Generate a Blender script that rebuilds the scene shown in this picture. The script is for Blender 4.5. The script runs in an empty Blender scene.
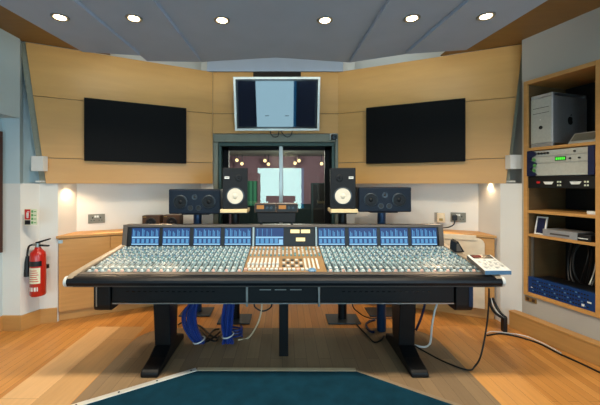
import bpy, bmesh, math, random
from mathutils import Vector, Matrix
random.seed(7)
S = bpy.context.scene
C = S.collection
F = 330.0; CX = 285.0; CY = 184.0; H = 1.45          # focal length in pixels, vanishing point, eye height

def P(px, py, Y): return Vector(((px-CX)*Y/F, Y, H-(py-CY)*Y/F))
def FP(px, py, z=0.0):
    Y = F*(H-z)/(py-CY)
    return Vector(((px-CX)*Y/F, Y, z))
def lin(c):
    return tuple((x/255/12.92 if x/255 <= .04045 else ((x/255+.055)/1.055)**2.4) for x in c)

# ------------------------------------------------------------------ materials
def new_mat(name):
    m = bpy.data.materials.new(name); m.use_nodes = True
    nt = m.node_tree; nt.nodes.clear()
    out = nt.nodes.new('ShaderNodeOutputMaterial'); b = nt.nodes.new('ShaderNodeBsdfPrincipled')
    nt.links.new(b.outputs[0], out.inputs[0])
    return m, nt, b, out
def mat(name, rgb, rough=.5, metal=0, vary=.06, scale=14, spec=.5, stretch=(1,1,1), bump=0, coat=0):
    m, nt, b, out = new_mat(name)
    c = lin(rgb)
    g = nt.nodes.new('ShaderNodeNewGeometry'); mp = nt.nodes.new('ShaderNodeMapping'); mp.inputs['Scale'].default_value = stretch
    nz = nt.nodes.new('ShaderNodeTexNoise'); nz.inputs['Scale'].default_value = scale; nz.inputs['Detail'].default_value = 4
    nt.links.new(g.outputs['Position'], mp.inputs[0]); nt.links.new(mp.outputs[0], nz.inputs['Vector'])
    rp = nt.nodes.new('ShaderNodeValToRGB')
    rp.color_ramp.elements[0].position = .3; rp.color_ramp.elements[1].position = .7
    rp.color_ramp.elements[0].color = tuple(x*(1-vary) for x in c)+(1,)
    rp.color_ramp.elements[1].color = tuple(min(1, x*(1+vary)) for x in c)+(1,)
    nt.links.new(nz.outputs['Fac'], rp.inputs[0]); nt.links.new(rp.outputs[0], b.inputs['Base Color'])
    b.inputs['Roughness'].default_value = rough; b.inputs['Metallic'].default_value = metal
    b.inputs['Specular IOR Level'].default_value = spec
    if coat: b.inputs['Coat Weight'].default_value = coat
    if bump:
        bp = nt.nodes.new('ShaderNodeBump'); bp.inputs['Strength'].default_value = bump; bp.inputs['Distance'].default_value = .004
        nt.links.new(nz.outputs['Fac'], bp.inputs['Height']); nt.links.new(bp.outputs[0], b.inputs['Normal'])
    return m
def emit(name, rgb, strength, base=(10,10,10)):
    m, nt, b, out = new_mat(name)
    b.inputs['Base Color'].default_value = lin(base)+(1,)
    b.inputs['Emission Color'].default_value = lin(rgb)+(1,); b.inputs['Emission Strength'].default_value = strength
    return m
def wood(name, rgb, rough=.4, grain=(1.2,1.2,16), vary=.13, spec=.4):
    m, nt, b, out = new_mat(name); c = lin(rgb)
    g = nt.nodes.new('ShaderNodeNewGeometry'); mp = nt.nodes.new('ShaderNodeMapping'); mp.inputs['Scale'].default_value = grain
    nt.links.new(g.outputs['Position'], mp.inputs[0])
    n1 = nt.nodes.new('ShaderNodeTexNoise'); n1.inputs['Scale'].default_value = 2.2; n1.inputs['Detail'].default_value = 6; n1.inputs['Distortion'].default_value = .6
    n2 = nt.nodes.new('ShaderNodeTexNoise'); n2.inputs['Scale'].default_value = 1.1
    nt.links.new(mp.outputs[0], n1.inputs['Vector']); nt.links.new(g.outputs['Position'], n2.inputs['Vector'])
    mx = nt.nodes.new('ShaderNodeMath'); mx.operation = 'MULTIPLY_ADD'; mx.inputs[1].default_value = .6
    nt.links.new(n1.outputs['Fac'], mx.inputs[0])
    m2 = nt.nodes.new('ShaderNodeMath'); m2.operation = 'MULTIPLY'; m2.inputs[1].default_value = .4
    nt.links.new(n2.outputs['Fac'], m2.inputs[0]); nt.links.new(m2.outputs[0], mx.inputs[2])
    rp = nt.nodes.new('ShaderNodeValToRGB'); rp.color_ramp.elements[0].position = .3; rp.color_ramp.elements[1].position = .7
    rp.color_ramp.elements[0].color = (c[0]*(1-vary), c[1]*(1-vary*1.2), c[2]*(1-vary*1.4), 1)
    rp.color_ramp.elements[1].color = (c[0]*(1+vary*.6), c[1]*(1+vary*.6), c[2]*(1+vary*.6), 1)
    nt.links.new(mx.outputs[0], rp.inputs[0]); nt.links.new(rp.outputs[0], b.inputs['Base Color'])
    b.inputs['Roughness'].default_value = rough; b.inputs['Specular IOR Level'].default_value = spec
    return m
def planks(name, c1, c2, mort, row=.075, length=.9, rough=.38, off=0.0, spec=.4):
    m, nt, b, out = new_mat(name)
    g = nt.nodes.new('ShaderNodeNewGeometry'); sx = nt.nodes.new('ShaderNodeSeparateXYZ'); cb = nt.nodes.new('ShaderNodeCombineXYZ')
    nt.links.new(g.outputs['Position'], sx.inputs[0])
    nt.links.new(sx.outputs['Y'], cb.inputs['X']); nt.links.new(sx.outputs['X'], cb.inputs['Y'])
    mp = nt.nodes.new('ShaderNodeMapping'); mp.inputs['Location'].default_value = (off*3.1, off, 0)
    nt.links.new(cb.outputs[0], mp.inputs[0])
    br = nt.nodes.new('ShaderNodeTexBrick'); br.inputs['Scale'].default_value = 1
    br.inputs['Brick Width'].default_value = length; br.inputs['Row Height'].default_value = row
    br.inputs['Mortar Size'].default_value = .0012; br.inputs['Mortar Smooth'].default_value = .2; br.offset = .37
    br.inputs['Color1'].default_value = lin(c1)+(1,); br.inputs['Color2'].default_value = lin(c2)+(1,); br.inputs['Mortar'].default_value = lin(mort)+(1,)
    nt.links.new(mp.outputs[0], br.inputs['Vector'])
    m2 = nt.nodes.new('ShaderNodeMapping'); m2.inputs['Scale'].default_value = (14, 1.1, 1)
    nz = nt.nodes.new('ShaderNodeTexNoise'); nz.inputs['Scale'].default_value = 3; nz.inputs['Detail'].default_value = 5
    nt.links.new(g.outputs['Position'], m2.inputs[0]); nt.links.new(m2.outputs[0], nz.inputs['Vector'])
    rp = nt.nodes.new('ShaderNodeMapRange'); rp.inputs['To Min'].default_value = .84; rp.inputs['To Max'].default_value = 1.14
    nt.links.new(nz.outputs['Fac'], rp.inputs['Value'])
    mm = nt.nodes.new('ShaderNodeVectorMath'); mm.operation = 'SCALE'
    nt.links.new(br.outputs['Color'], mm.inputs[0]); nt.links.new(rp.outputs[0], mm.inputs['Scale'])
    nt.links.new(mm.outputs[0], b.inputs['Base Color'])
    b.inputs['Roughness'].default_value = rough; b.inputs['Specular IOR Level'].default_value = spec
    return m
def glass(name, tint=(226,234,230), ior=1.8):
    m, nt, b, out = new_mat(name)
    nt.nodes.remove(b)
    tr = nt.nodes.new('ShaderNodeBsdfTransparent'); tr.inputs[0].default_value = lin(tint)+(1,)
    gl = nt.nodes.new('ShaderNodeBsdfGlossy'); gl.inputs['Roughness'].default_value = .0; gl.inputs['Color'].default_value = (1,.97,.80,1)
    fr = nt.nodes.new('ShaderNodeFresnel'); fr.inputs['IOR'].default_value = ior
    mx = nt.nodes.new('ShaderNodeMixShader')
    nt.links.new(fr.outputs[0], mx.inputs[0]); nt.links.new(tr.outputs[0], mx.inputs[1]); nt.links.new(gl.outputs[0], mx.inputs[2])
    nt.links.new(mx.outputs[0], out.inputs[0])
    return m

M = {}
M['paint'] = mat('white_paint', (222,220,214), .7, vary=.02, scale=3)
M['paint_daylit'] = mat('daylight_tinted_paint', (184,202,206), .7, vary=.02, scale=3)  # blue cast of the daylight mixed into the wall colour
M['paint_grey'] = mat('grey_paint', (172,167,158), .7, vary=.02, scale=3)
M['ceiling'] = mat('ceiling_paint', (212,218,214), .8, vary=.02, scale=3)
M['cloud'] = mat('grey_ceiling_panel_paint', (162,174,192), .65, vary=.03, scale=5)
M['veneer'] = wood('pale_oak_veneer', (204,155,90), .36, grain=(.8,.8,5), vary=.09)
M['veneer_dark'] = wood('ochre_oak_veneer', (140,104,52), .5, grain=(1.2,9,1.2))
M['carcase'] = wood('cabinet_oak', (196,146,84), .45)
M['inside_shade'] = wood('shaded_inside_oak', (104,80,50), .6)  # oak darkened to carry the shade within the rack
M['base'] = wood('skirting_oak', (190,142,82), .45, grain=(1.5,1.5,14))
M['gap'] = mat('dark_gap', (40,32,24), .9)
M['fabric'] = mat('grey_edge_fabric', (140,140,124), .9, scale=60)
M['floor'] = planks('oak_floor', (206,146,76), (186,126,60), (116,74,34), row=.07, length=1.1)
M['floor_r'] = planks('oak_floor_border', (216,156,86), (202,142,74), (124,84,44), row=.12, length=1.3, off=.03)
M['band1'] = planks('pale_oak_border', (226,184,132), (214,168,114), (150,112,72), row=.5, length=1.5, off=.07)
M['band2'] = planks('tan_oak_border', (206,164,112), (194,150,98), (140,104,68), row=.5, length=1.2, off=.17)
M['inlay'] = planks('grey_oak_inlay', (150,124,92), (128,106,80), (90,73,55), row=.1, length=.7, rough=.5, off=.02)
M['teal'] = mat('teal_carpet_pile', (12,50,66), .95, vary=.2, scale=9, bump=.6, spec=.1)
M['strip_white'] = mat('white_metal_strip', (215,215,208), .35, .3)
M['strip_cream'] = mat('cream_wood_strip', (205,185,150), .5)
M['strip_tan'] = mat('tan_wood_strip', (140,122,98), .5)
M['steel'] = mat('brushed_steel', (170,170,165), .35, .9, stretch=(40,2,2))
M['alu'] = mat('silver_aluminium', (196,198,200), .38, .75, scale=60)
M['silver_frame'] = mat('silver_frame', (212,212,204), .35, .35)
M['green_alu'] = mat('grey_green_aluminium', (120,122,108), .5, .2)
M['teal_alu'] = mat('teal_grey_aluminium', (46,68,62), .4, .3)
M['black'] = mat('black_plastic', (10,11,13), .45)
M['black_gloss'] = mat('black_gloss', (8,8,10), .2)
M['black_matt'] = mat('black_matt_screen', (4,4,5), .55, spec=.12)
M['black_metal'] = mat('black_powder_coat', (7,9,12), .45, spec=.3)
M['navy_leather'] = mat('black_leather', (7,11,18), .45, spec=.3)
M['speaker'] = mat('black_ash_cabinet', (17,21,26), .55, spec=.25, vary=.15, stretch=(10,10,1))
M['speaker_b'] = mat('blue_black_cabinet', (12,26,42), .5, spec=.25, vary=.08)
M['cone_w'] = mat('white_paper_cone', (206,202,188), .7)
M['cone_d'] = mat('dark_cone', (10,16,22), .5, spec=.3)
M['ring'] = mat('driver_ring', (52,62,70), .35, .4)
M['white_p'] = mat('white_plastic', (225,225,220), .4)
M['cream_p'] = mat('cream_plastic', (226,208,176), .45)
M['cream_l'] = mat('cream_laminate', (224,206,178), .45)
M['pad'] = mat('beige_foam', (216,196,152), .8)
M['red'] = mat('red_paint', (182,34,24), .3, coat=.4)
M['sred'] = mat('sign_red', (200,30,30), .5)
M['sgreen'] = mat('sign_green', (96,160,90), .5)
M['screed'] = mat('sign_cream', (222,224,196), .5)
M['bluecable'] = mat('blue_cable', (18,50,124), .4)
M['bluetube'] = mat('blue_tube', (24,52,84), .3, .4)
M['bluepanel'] = mat('blue_faceplate', (18,58,116), .4, .2, vary=.1)
M['darkblue'] = mat('navy_plastic', (16,26,62), .4)
M['brownbox'] = wood('walnut_box', (74,52,36), .5)
M['dwood'] = wood('dark_brown_frame', (70,38,26), .4, grain=(8,8,1))
M['socket'] = mat('dull_steel_plate', (126,122,108), .45, .4)
M['silver_face'] = mat('silver_faceplate', (186,186,176), .4, .15, scale=50)
M['brass'] = mat('brass', (170,140,80), .4, .7)
M['ch_panel'] = mat('channel_faceplate', (122,148,156), .5, vary=.08)
M['ctr_panel'] = mat('centre_faceplate', (146,116,76), .45, vary=.1)
M['knob_w'] = mat('white_knob', (204,210,208), .4)
M['knob_t'] = mat('teal_knob', (100,150,160), .4)
M['knob_b'] = mat('blue_knob', (84,126,160), .4)
M['knob_k'] = mat('black_knob', (52,62,68), .4)
M['knob_r'] = mat('pink_knob', (220,180,166), .4)
M['cheek'] = mat('beige_console_cheek', (156,140,120), .45)
M['bridge'] = mat('taupe_console_frame', (84,77,71), .5)
M['lcd_dark'] = emit('meter_glass', (22,78,152), .45)
M['lcd_bar'] = emit('meter_bars', (90,165,220), .65)
M['lcd_pale'] = emit('meter_pale_band', (150,205,240), .8)
M['amber'] = emit('amber_display', (210,140,50), .6)
M['yellow'] = emit('lit_dial', (255,232,160), 1.2)
M['green_led'] = emit('green_display', (80,240,60), 1.0)
M['red_led'] = emit('red_display', (150,20,20), .5)
M['lamp'] = emit('lamp_lens', (255,225,170), 22)
M['lamp_live'] = emit('spot_lens', (255,205,150), 3)
M['day'] = emit('daylit_door_glass', (176,220,238), 7)
M['day_teal'] = emit('tinted_side_light', (10,110,165), 3)
M['day_fill'] = emit('fill_pane_glow', (200,228,245), 7)  # glow of the unseen panes added to brighten the room
M['rear_wall'] = mat('slate_wall_paint', (74,78,90), .7, vary=.03)
M['livegreen'] = emit('daylit_green_glass', (70,150,110), .6)
M['live_wall'] = mat('mauve_wall', (158,126,140), .8)
M['live_dark'] = mat('dark_teal_dado', (22,48,52), .8)
M['live_ceil'] = mat('live_room_ceiling', (150,160,150), .8)
M['glass'] = glass('studio_glass')
m, nt, b, out = new_mat('glossy_plasma_screen')
b.inputs['Base Color'].default_value = lin((24,30,46))+(1,); b.inputs['Roughness'].default_value = .02
b.inputs['Specular IOR Level'].default_value = .8
M['plasma'] = m

# ------------------------------------------------------------------ mesh builder
class MB:
    def __init__(s): s.v = []; s.f = []; s.mi = []; s.cur = 0
    def mat(s, i): s.cur = i; return s
    def add(s, vs, fs):
        o = len(s.v); s.v += [Vector(x) for x in vs]
        for f in fs: s.f.append([i+o for i in f]); s.mi.append(s.cur)
        return s
    def obox(s, o, a, b, c):
        o, a, b, c = map(Vector, (o, a, b, c))
        return s.add([o, o+a, o+a+b, o+b, o+c, o+a+c, o+a+b+c, o+b+c],
                     [(0,3,2,1),(4,5,6,7),(0,1,5,4),(1,2,6,5),(2,3,7,6),(3,0,4,7)])
    def box(s, x0, x1, y0, y1, z0, z1): return s.obox((x0,y0,z0), (x1-x0,0,0), (0,y1-y0,0), (0,0,z1-z0))
    def prism(s, pts, vec):
        n = len(pts); vec = Vector(vec); a = [Vector(p) for p in pts]
        return s.add(a+[p+vec for p in a], [tuple(range(n-1,-1,-1)), tuple(range(n,2*n))]+[(i,(i+1)%n,(i+1)%n+n,i+n) for i in range(n)])
    def lathe(s, c, axis, prof, n=24, up=None):
        c = Vector(c); ax = Vector(axis).normalized()
        t = Vector((0,0,1)) if abs(ax.z) < .9 else Vector((1,0,0))
        u = ax.cross(t).normalized(); w = ax.cross(u)
        vs = []; fs = []
        for r, h in prof:
            for k in range(n):
                a = 2*math.pi*k/n; vs.append(c+ax*h+(u*math.cos(a)+w*math.sin(a))*max(r, 1e-5))
        for j in range(len(prof)-1):
            for k in range(n): fs.append((j*n+k, j*n+(k+1)%n, (j+1)*n+(k+1)%n, (j+1)*n+k))
        fs.append(tuple(range(n-1,-1,-1))); fs.append(tuple(range((len(prof)-1)*n, len(prof)*n)))
        return s.add(vs, fs)
    def cyl(s, p0, p1, r, n=16, r1=None):
        p0 = Vector(p0); p1 = Vector(p1)
        return s.lathe(p0, p1-p0, [(r,0), (r if r1 is None else r1, (p1-p0).length)], n)
    def tube(s, pts, r, n=8, steps=8):
        pts = [Vector(p) for p in pts]
        path = []
        for i in range(len(pts)-1):
            p0 = pts[max(i-1,0)]; p1 = pts[i]; p2 = pts[i+1]; p3 = pts[min(i+2,len(pts)-1)]
            for k in range(steps):
                t = k/steps
                path.append(.5*((2*p1)+(p2-p0)*t+(2*p0-5*p1+4*p2-p3)*t*t+(3*p1-p0-3*p2+p3)*t**3))
        path.append(pts[-1])
        vs = []; fs = []; ref = Vector((.31,.2,.93)).normalized()
        for i, p in enumerate(path):
            d = (path[min(i+1,len(path)-1)]-path[max(i-1,0)])
            d = d.normalized() if d.length > 1e-9 else Vector((0,0,1))
            u = ref-d*ref.dot(d)
            if u.length < 1e-3: u = Vector((1,0,0))-d*d.x
            u.normalize(); ref = u; w = d.cross(u)
            for k in range(n):
                a = 2*math.pi*k/n; vs.append(p+(u*math.cos(a)+w*math.sin(a))*r)
        for i in range(len(path)-1):
            for k in range(n): fs.append((i*n+k, i*n+(k+1)%n, (i+1)*n+(k+1)%n, (i+1)*n+k))
        fs.append(tuple(range(n-1,-1,-1))); fs.append(tuple(range((len(path)-1)*n, len(path)*n)))
        return s.add(vs, fs)
    def build(s, name, mats, parent=None, bevel=0, smooth=False, seg=2):
        if not isinstance(mats, (list, tuple)): mats = [mats]
        off = Vector((0,0,0))
        p = parent
        while p is not None: off += Vector(p.location); p = p.parent
        me = bpy.data.meshes.new(name)
        me.from_pydata([tuple(v-off) for v in s.v], [], s.f)
        for mm in mats: me.materials.append(M[mm] if isinstance(mm, str) else mm)
        for i, pl in enumerate(me.polygons): pl.material_index = s.mi[i]
        bm = bmesh.new(); bm.from_mesh(me); bmesh.ops.recalc_face_normals(bm, faces=bm.faces); bm.to_mesh(me); bm.free()
        if smooth:
            me.shade_smooth(); me.set_sharp_from_angle(angle=math.radians(38))
        o = bpy.data.objects.new(name, me); C.objects.link(o); o.parent = parent
        if bevel:
            md = o.modifiers.new('edge', 'BEVEL'); md.width = bevel; md.segments = seg; md.limit_method = 'ANGLE'; md.angle_limit = math.radians(40)
        return o
def thing(name, label, cat, loc=(0,0,0), group=None):
    o = bpy.data.objects.new(name, None); C.objects.link(o); o.location = loc; o.empty_display_size = .1
    return tag(o, label, cat, group)
def tag(o, label, cat, group=None):
    o['label'] = label; o['category'] = cat
    if group: o['group'] = group
    return o
def struct(o): o['kind'] = 'structure'; return o
def copy_tree(o, parent=None):
    c = o.copy(); C.objects.link(c); c.parent = parent
    for ch in list(o.children): copy_tree(ch, c)
    return c
class Frame:      # a vertical plane seen in plan: origin, u along it, n to its back
    def __init__(s, a, b, back):
        s.o = Vector((a[0],a[1],0)); d = Vector((b[0]-a[0], b[1]-a[1], 0)); s.L = d.length; s.u = d.normalized()
        s.n = Vector((-s.u.y, s.u.x, 0))
        if s.n.dot(Vector((back[0], back[1], 0))) < 0: s.n = -s.n
    def p(s, u, n, z): return s.o+s.u*u+s.n*n+Vector((0,0,z))
    def box(s, mb, u0, u1, n0, n1, z0, z1): return mb.obox(s.p(u0,n0,z0), s.u*(u1-u0), s.n*(n1-n0), (0,0,z1-z0))
    def upx(s, px, n=0):    # where the sight line of a pixel column meets the plane
        k = (px-CX)/F; o = s.p(0,n,0)
        return (k*o.y-o.x)/(s.u.x-k*s.u.y)

# ------------------------------------------------------------------ camera
cd = bpy.data.cameras.new('camera'); cam = bpy.data.objects.new('camera', cd); C.objects.link(cam)
cam.location = (0,0,H); cam.rotation_euler = (math.radians(90),0,0)
cd.sensor_fit = 'HORIZONTAL'; cd.sensor_width = 36; cd.lens = F*36/600
cd.shift_x = (300-CX)/600; cd.shift_y = -(202.5-CY)/600; cd.clip_start = .05
S.camera = cam

# ------------------------------------------------------------------ room shell
ZC = 3.1
ZW = 2.9
REAR = -3.3
FL = Frame((-2.627,3.333), (-.923,4.23), (-1,1))      # left oak panel
FR = Frame((.678,4.23), (2.475,3.365), (1,1))         # right oak panel
WR = Frame((2.37,3.30), (2.56,2.68), (1,0))           # right wall with the rack
mb = MB(); mb.box(-4.2,4.2,REAR-.2,5.2,-.1,0); struct(mb.build('floor','floor'))
# oak borders and greyer inlay, laid flush (1-3 mm proud)
mb = MB(); mb.box(-1.92,-1.67,REAR+.05,3.35,0,.001); struct(mb.build('floor_border','band1'))
mb = MB(); mb.box(-1.67,-1.42,REAR+.05,3.35,0,.001); struct(mb.build('floor_border','band2'))
mb = MB(); mb.box(1.42,1.78,REAR+.05,3.36,0,.001); struct(mb.build('floor_border','floor_r'))
pts = [(-1.41,REAR+.3), (1.42,REAR+.3)]
for k in range(9):
    a = math.radians(90*k/8); pts.append((1.42-.3+.3*math.cos(a), 3.02+.3*math.sin(a)))
for k in range(9):
    a = math.radians(90+90*k/8); pts.append((-1.41+.3+.3*math.cos(a), 3.02+.3*math.sin(a)))
mb = MB(); mb.prism([(x,y,0) for x,y in pts], (0,0,.002)); struct(mb.build('floor_inlay','inlay'))

# ceiling
mb = MB(); mb.box(-4.2,4.2,REAR-.2,5.2,ZC,ZC+.1); struct(mb.build('ceiling','ceiling'))
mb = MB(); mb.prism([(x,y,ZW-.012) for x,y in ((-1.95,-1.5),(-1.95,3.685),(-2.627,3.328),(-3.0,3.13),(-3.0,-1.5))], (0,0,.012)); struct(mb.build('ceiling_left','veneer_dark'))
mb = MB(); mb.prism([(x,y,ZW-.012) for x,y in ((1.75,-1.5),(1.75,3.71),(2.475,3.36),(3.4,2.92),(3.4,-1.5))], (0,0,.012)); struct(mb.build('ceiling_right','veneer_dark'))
def cloud(tl, bl, br, tr, z, extra=None):
    # pixel corners: top = towards the camera, bottom = far end
    def q(p): Y = F*(z-H)/(CY-p[1]); return Vector(((p[0]-CX)*Y/F, Y, z))
    a, b, c, d = map(q, (tl, bl, br, tr))
    def ext(n, f):
        t = (0.2-f.y)/(n.y-f.y); return f+(n-f)*t
    pts = [ext(a,b), b]+([q(extra)] if extra else [])+[c, ext(d,c)]
    mb = MB(); mb.prism(pts, (0,0,.05)); return struct(mb.build('ceiling_panel','cloud'))
Z1, Z2, Z3 = 2.60, 2.625, 2.65
cloud((0,5),(83,52),(140,55.5),(73,0), Z1)
cloud((73,0),(147,61),(201,62),(153,0), Z2)
cloud((153,0),(201,62),(276,57.5),(272,0), Z3)
cloud((272,0),(276,57.5),(350,62.5),(390,0), Z3)
cloud((390,0),(350,62.5),(406,54),(470,0), Z2)
cloud((470,0),(406,54),(466,50),(548,0), Z1)
mb = MB(); mb.box((207-CX)*4.19/F,(343-CX)*4.19/F,4.19,4.215,P(0,71.3,4.19).z,ZC); struct(mb.build('ceiling_bulkhead','cloud'))

# walls in plan: left side
T = .12
def wallseg(name, a, b, back, z0=0, z1=ZC, m='paint', t=T):
    f = Frame(a, b, back); mb = MB(); f.box(mb, 0, f.L, 0, t, z0, z1); return struct(mb.build(name, m))
mb = MB(); mb.prism([(-2.622,3.27,0),(-2.552,3.43,0),(-2.395,3.48,0),(-2.395,3.85,0),(-2.9,3.85,0),(-2.9,3.27,0)], (0,0,1.455)); struct(mb.build('wall_left_pillar','paint'))
mb = MB(); mb.prism([(-2.628,3.27,1.455),(-2.72,3.43,1.455),(-2.42,3.66,1.455),(-2.9,3.85,1.455),(-2.9,3.27,1.455)], (0,0,ZC-1.455)); struct(mb.build('wall_left_upper','paint_daylit'))
wallseg('wall_left', (-2.80,3.30), (-2.80,REAR), (-1,0), m='paint_daylit')
mb = MB(); mb.box(-2.80,-2.628,REAR,3.27,2.10,ZC); struct(mb.build('wall_left_lintel','paint_daylit'))
# alcove back walls and returns under the oak panels
AL = .30
mb = MB(); FL.box(mb, -.1, FL.L+.22, AL, AL+.1, 0, ZC); struct(mb.build('wall_front_left','paint'))
mb = MB(); FR.box(mb, -.20, FR.L+.02, AL, AL+.1, 0, ZC); struct(mb.build('wall_front_right','paint'))
mb = MB(); mb.prism([(2.233,3.83,0),(2.265,3.47,0),(2.37,3.30,0),(2.9,3.46,0),(2.9,3.9,0)], (0,0,1.455)); struct(mb.build('wall_right_pillar','paint'))
mb = MB(); mb.prism([(2.40,3.31,1.455),(2.47,3.335,1.455),(2.60,3.52,1.455),(2.42,3.57,1.455),(2.2,3.68,1.455),(2.9,3.95,1.455),(3.0,3.5,1.455)], (0,0,ZC-1.455)); struct(mb.build('wall_right_upper','paint_grey'))
# soffits that close the oak boxes from below
for f, u0 in ((FL,.06),(FR,0)):
    mb = MB(); f.box(mb, .08 if f is FL else 0, f.L if f is FL else f.L-.1, .03, AL, 1.468, 1.485); struct(mb.build('ceiling_alcove','paint'))
# right wall with the rack opening
CU0, CU1, CZ0, CZ1 = .03, .665, .36, 2.46
mb = MB()
WR.box(mb, 0, CU0, 0, .1, 0, ZC); WR.box(mb, CU0, CU1, 0, .1, 0, CZ0); WR.box(mb, CU0, CU1, 0, .1, CZ1, ZC); WR.box(mb, CU1, 2.2, 0, .1, 0, ZC)
struct(mb.build('wall_right','paint_grey'))
e = WR.p(2.2,0,0)
wallseg('wall_right', (e.x,e.y), (e.x,REAR), (1,0), m='paint_grey')
# rear wall and glazed door, seen only in reflections; two glowing panes added as fill
DX0, DX1 = -1.0, .30
rear = [(-2.9,-2.75,0,ZC),(-2.15,DX0,0,ZC),(DX0,DX1+.09,2.03,ZC),(DX1+.09,2.15,0,ZC),(2.95,3.4,0,ZC),(-2.75,-2.15,0,.3),(-2.75,-2.15,2.6,ZC),(2.15,2.95,0,.3),(2.15,2.95,2.6,ZC)]
mb = MB()
for x0,x1,z0,z1 in rear: mb.box(x0,x1,REAR-.12,REAR,z0,z1)
struct(mb.build('wall_rear','rear_wall'))
mb = MB(); mb.box(DX0,DX1,REAR-.1,REAR-.06,0,2.03); d = struct(mb.build('door_1','day'))
mb = MB(); mb.box(DX1+.004,DX1+.086,REAR-.1,REAR-.06,0,2.03); struct(mb.build('door_side_light','day_teal'))
mb = MB(); mb.box(DX1+.09,DX1+.13,REAR,REAR+.04,0,2.06); mb.box(DX0-.05,DX0,REAR,REAR+.04,0,2.06); mb.box(DX0-.05,DX1+.09,REAR,REAR+.04,2.03,2.09); struct(mb.build('door_frame','teal_alu'))
mb = MB(); mb.box(-2.75,-2.15,REAR-.1,REAR-.06,.3,2.6); struct(mb.build('fill_pane_1','day_fill'))
mb = MB(); mb.box(2.15,2.95,REAR-.1,REAR-.06,.3,2.6); struct(mb.build('fill_pane_2','day_fill'))
# glowing pane added on the right wall behind the camera, for fill light
ex = e.x
mb = MB(); mb.box(ex-.01,ex,-2.9,-.5,.8,2.3); struct(mb.build('fill_pane_3','day_fill'))

# front wall round the studio window
WX0, WX1, WZ1 = -.923, .705, 2.095
YW = 4.25
mb = MB(); mb.box(WX0-.16,WX1+.2,YW+.02,YW+.18,WZ1,ZC); mb.box(WX0-.16,WX1+.2,YW+.02,YW+.18,0,.82)
mb.box(WX0-.16,WX0,YW+.02,YW+.18,.82,WZ1); mb.box(WX1,WX1+.2,YW+.02,YW+.18,.82,WZ1)
struct(mb.build('wall_front','paint'))
mb = MB(); mb.box(WX0,WX1-.02,YW-.02,YW+.02,WZ1+.005,ZW-.005); o = mb.build('wall_front_panel',['veneer']); struct(o)
mb = MB(); mb.box(WX0,WX1-.02,YW-.0215,YW-.018,2.347,2.353); struct(mb.build('seam','gap',o))
mb = MB(); mb.box(P(253,0,4.2).x,P(301,0,4.2).x,YW-.0235,YW-.018,P(0,77.5,4.23).z,P(0,71.8,4.23).z); struct(mb.build('vent_slot','gap',o))

# studio window: stepped frame, two sashes, tilted double glass
mb = MB()
mb.box(WX0,WX1,YW-.01,YW+.10,WZ1-.105,WZ1)
mb.box(WX0,WX0+.06,YW-.01,YW+.10,.82,WZ1-.105); mb.box(WX1-.06,WX1,YW-.01,YW+.10,.82,WZ1-.105)
mb.box(WX0+.06,WX1-.06,YW-.01,YW+.10,.82,.88)
wf = struct(mb.build('window_5','green_alu', bevel=.006))
mb = MB()
mb.box(WX0+.06,WX1-.06,YW+.02,YW+.12,WZ1-.155,WZ1-.105); mb.box(WX0+.06,WX0+.10,YW+.02,YW+.12,.88,WZ1-.155); mb.box(WX1-.10,WX1-.06,YW+.02,YW+.12,.88,WZ1-.155)
struct(mb.build('inner_frame','teal_alu',wf, bevel=.004))
mb = MB()
mb.box(WX0+.10,WX0+.18,YW+.10,YW+.16,.88,WZ1-.155); mb.box(WX1-.18,WX1-.10,YW+.10,YW+.16,.88,WZ1-.155); mb.box(WX0+.10,WX1-.10,YW+.10,YW+.16,WZ1-.20,WZ1-.155)
struct(mb.build('sash_frame','black_matt',wf))
mx = P(281,0,YW+.05).x
mb = MB(); mb.box(mx-.025,mx+.025,YW+.04,YW+.10,.88,WZ1-.105); struct(mb.build('mullion','steel',wf, bevel=.004))
mb = MB(); mb.obox((WX0+.08,YW+.118,.88),(mx-WX0-.09,0,0),(0,.006,0),(0,0,WZ1-.155-.88)); struct(mb.build('glass_pane','glass',wf))
wR = WX1-.08-mx-.01; th = -math.radians(1.1)
mb = MB(); mb.obox((mx+.01,YW+.125,.88),(wR*math.cos(th),wR*math.sin(th),0),(0,.006,0),(0,0,WZ1-.155-.88)); struct(mb.build('glass_pane','glass',wf))

# live room beyond the glass
LY = 10.0
mb = MB(); mb.box(-3.2,3.2,YW+.2,LY+.1,-.1,0); struct(mb.build('floor_live_room','live_dark'))
mb = MB(); mb.box(-3.2,3.2,YW+.2,LY+.1,2.29,2.39); struct(mb.build('ceiling_live_room','live_ceil'))
mb = MB(); mb.box(-3.2,3.2,LY,LY+.1,.85,2.29); struct(mb.build('wall_live_room','live_wall'))
mb = MB(); mb.box(-3.2,3.2,LY,LY+.1,0,.85); struct(mb.build('wall_live_room_dado','live_dark'))
for sx in (-1,1):
    mb = MB(); mb.prism([(sx*2.3,YW+.25,0),(sx*1.55,LY,0),(sx*1.65,LY,0),(sx*2.4,YW+.25,0)], (0,0,2.29)); struct(mb.build('wall_live_room_side','live_wall'))
x0, x1 = P(245,0,LY-.05).x, P(257,0,LY-.05).x
mb = MB(); mb.box(x0,x1,LY-.06,LY-.02,.8,P(0,181,LY).z); w6 = struct(mb.build('window_6','livegreen'))
mb = MB()
for k in range(4): mb.box(x0+(x1-x0)*k/3-.012,x0+(x1-x0)*k/3+.012,LY-.08,LY-.06,.8,P(0,181,LY).z)
struct(mb.build('window_bars','live_dark',w6))

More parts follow.
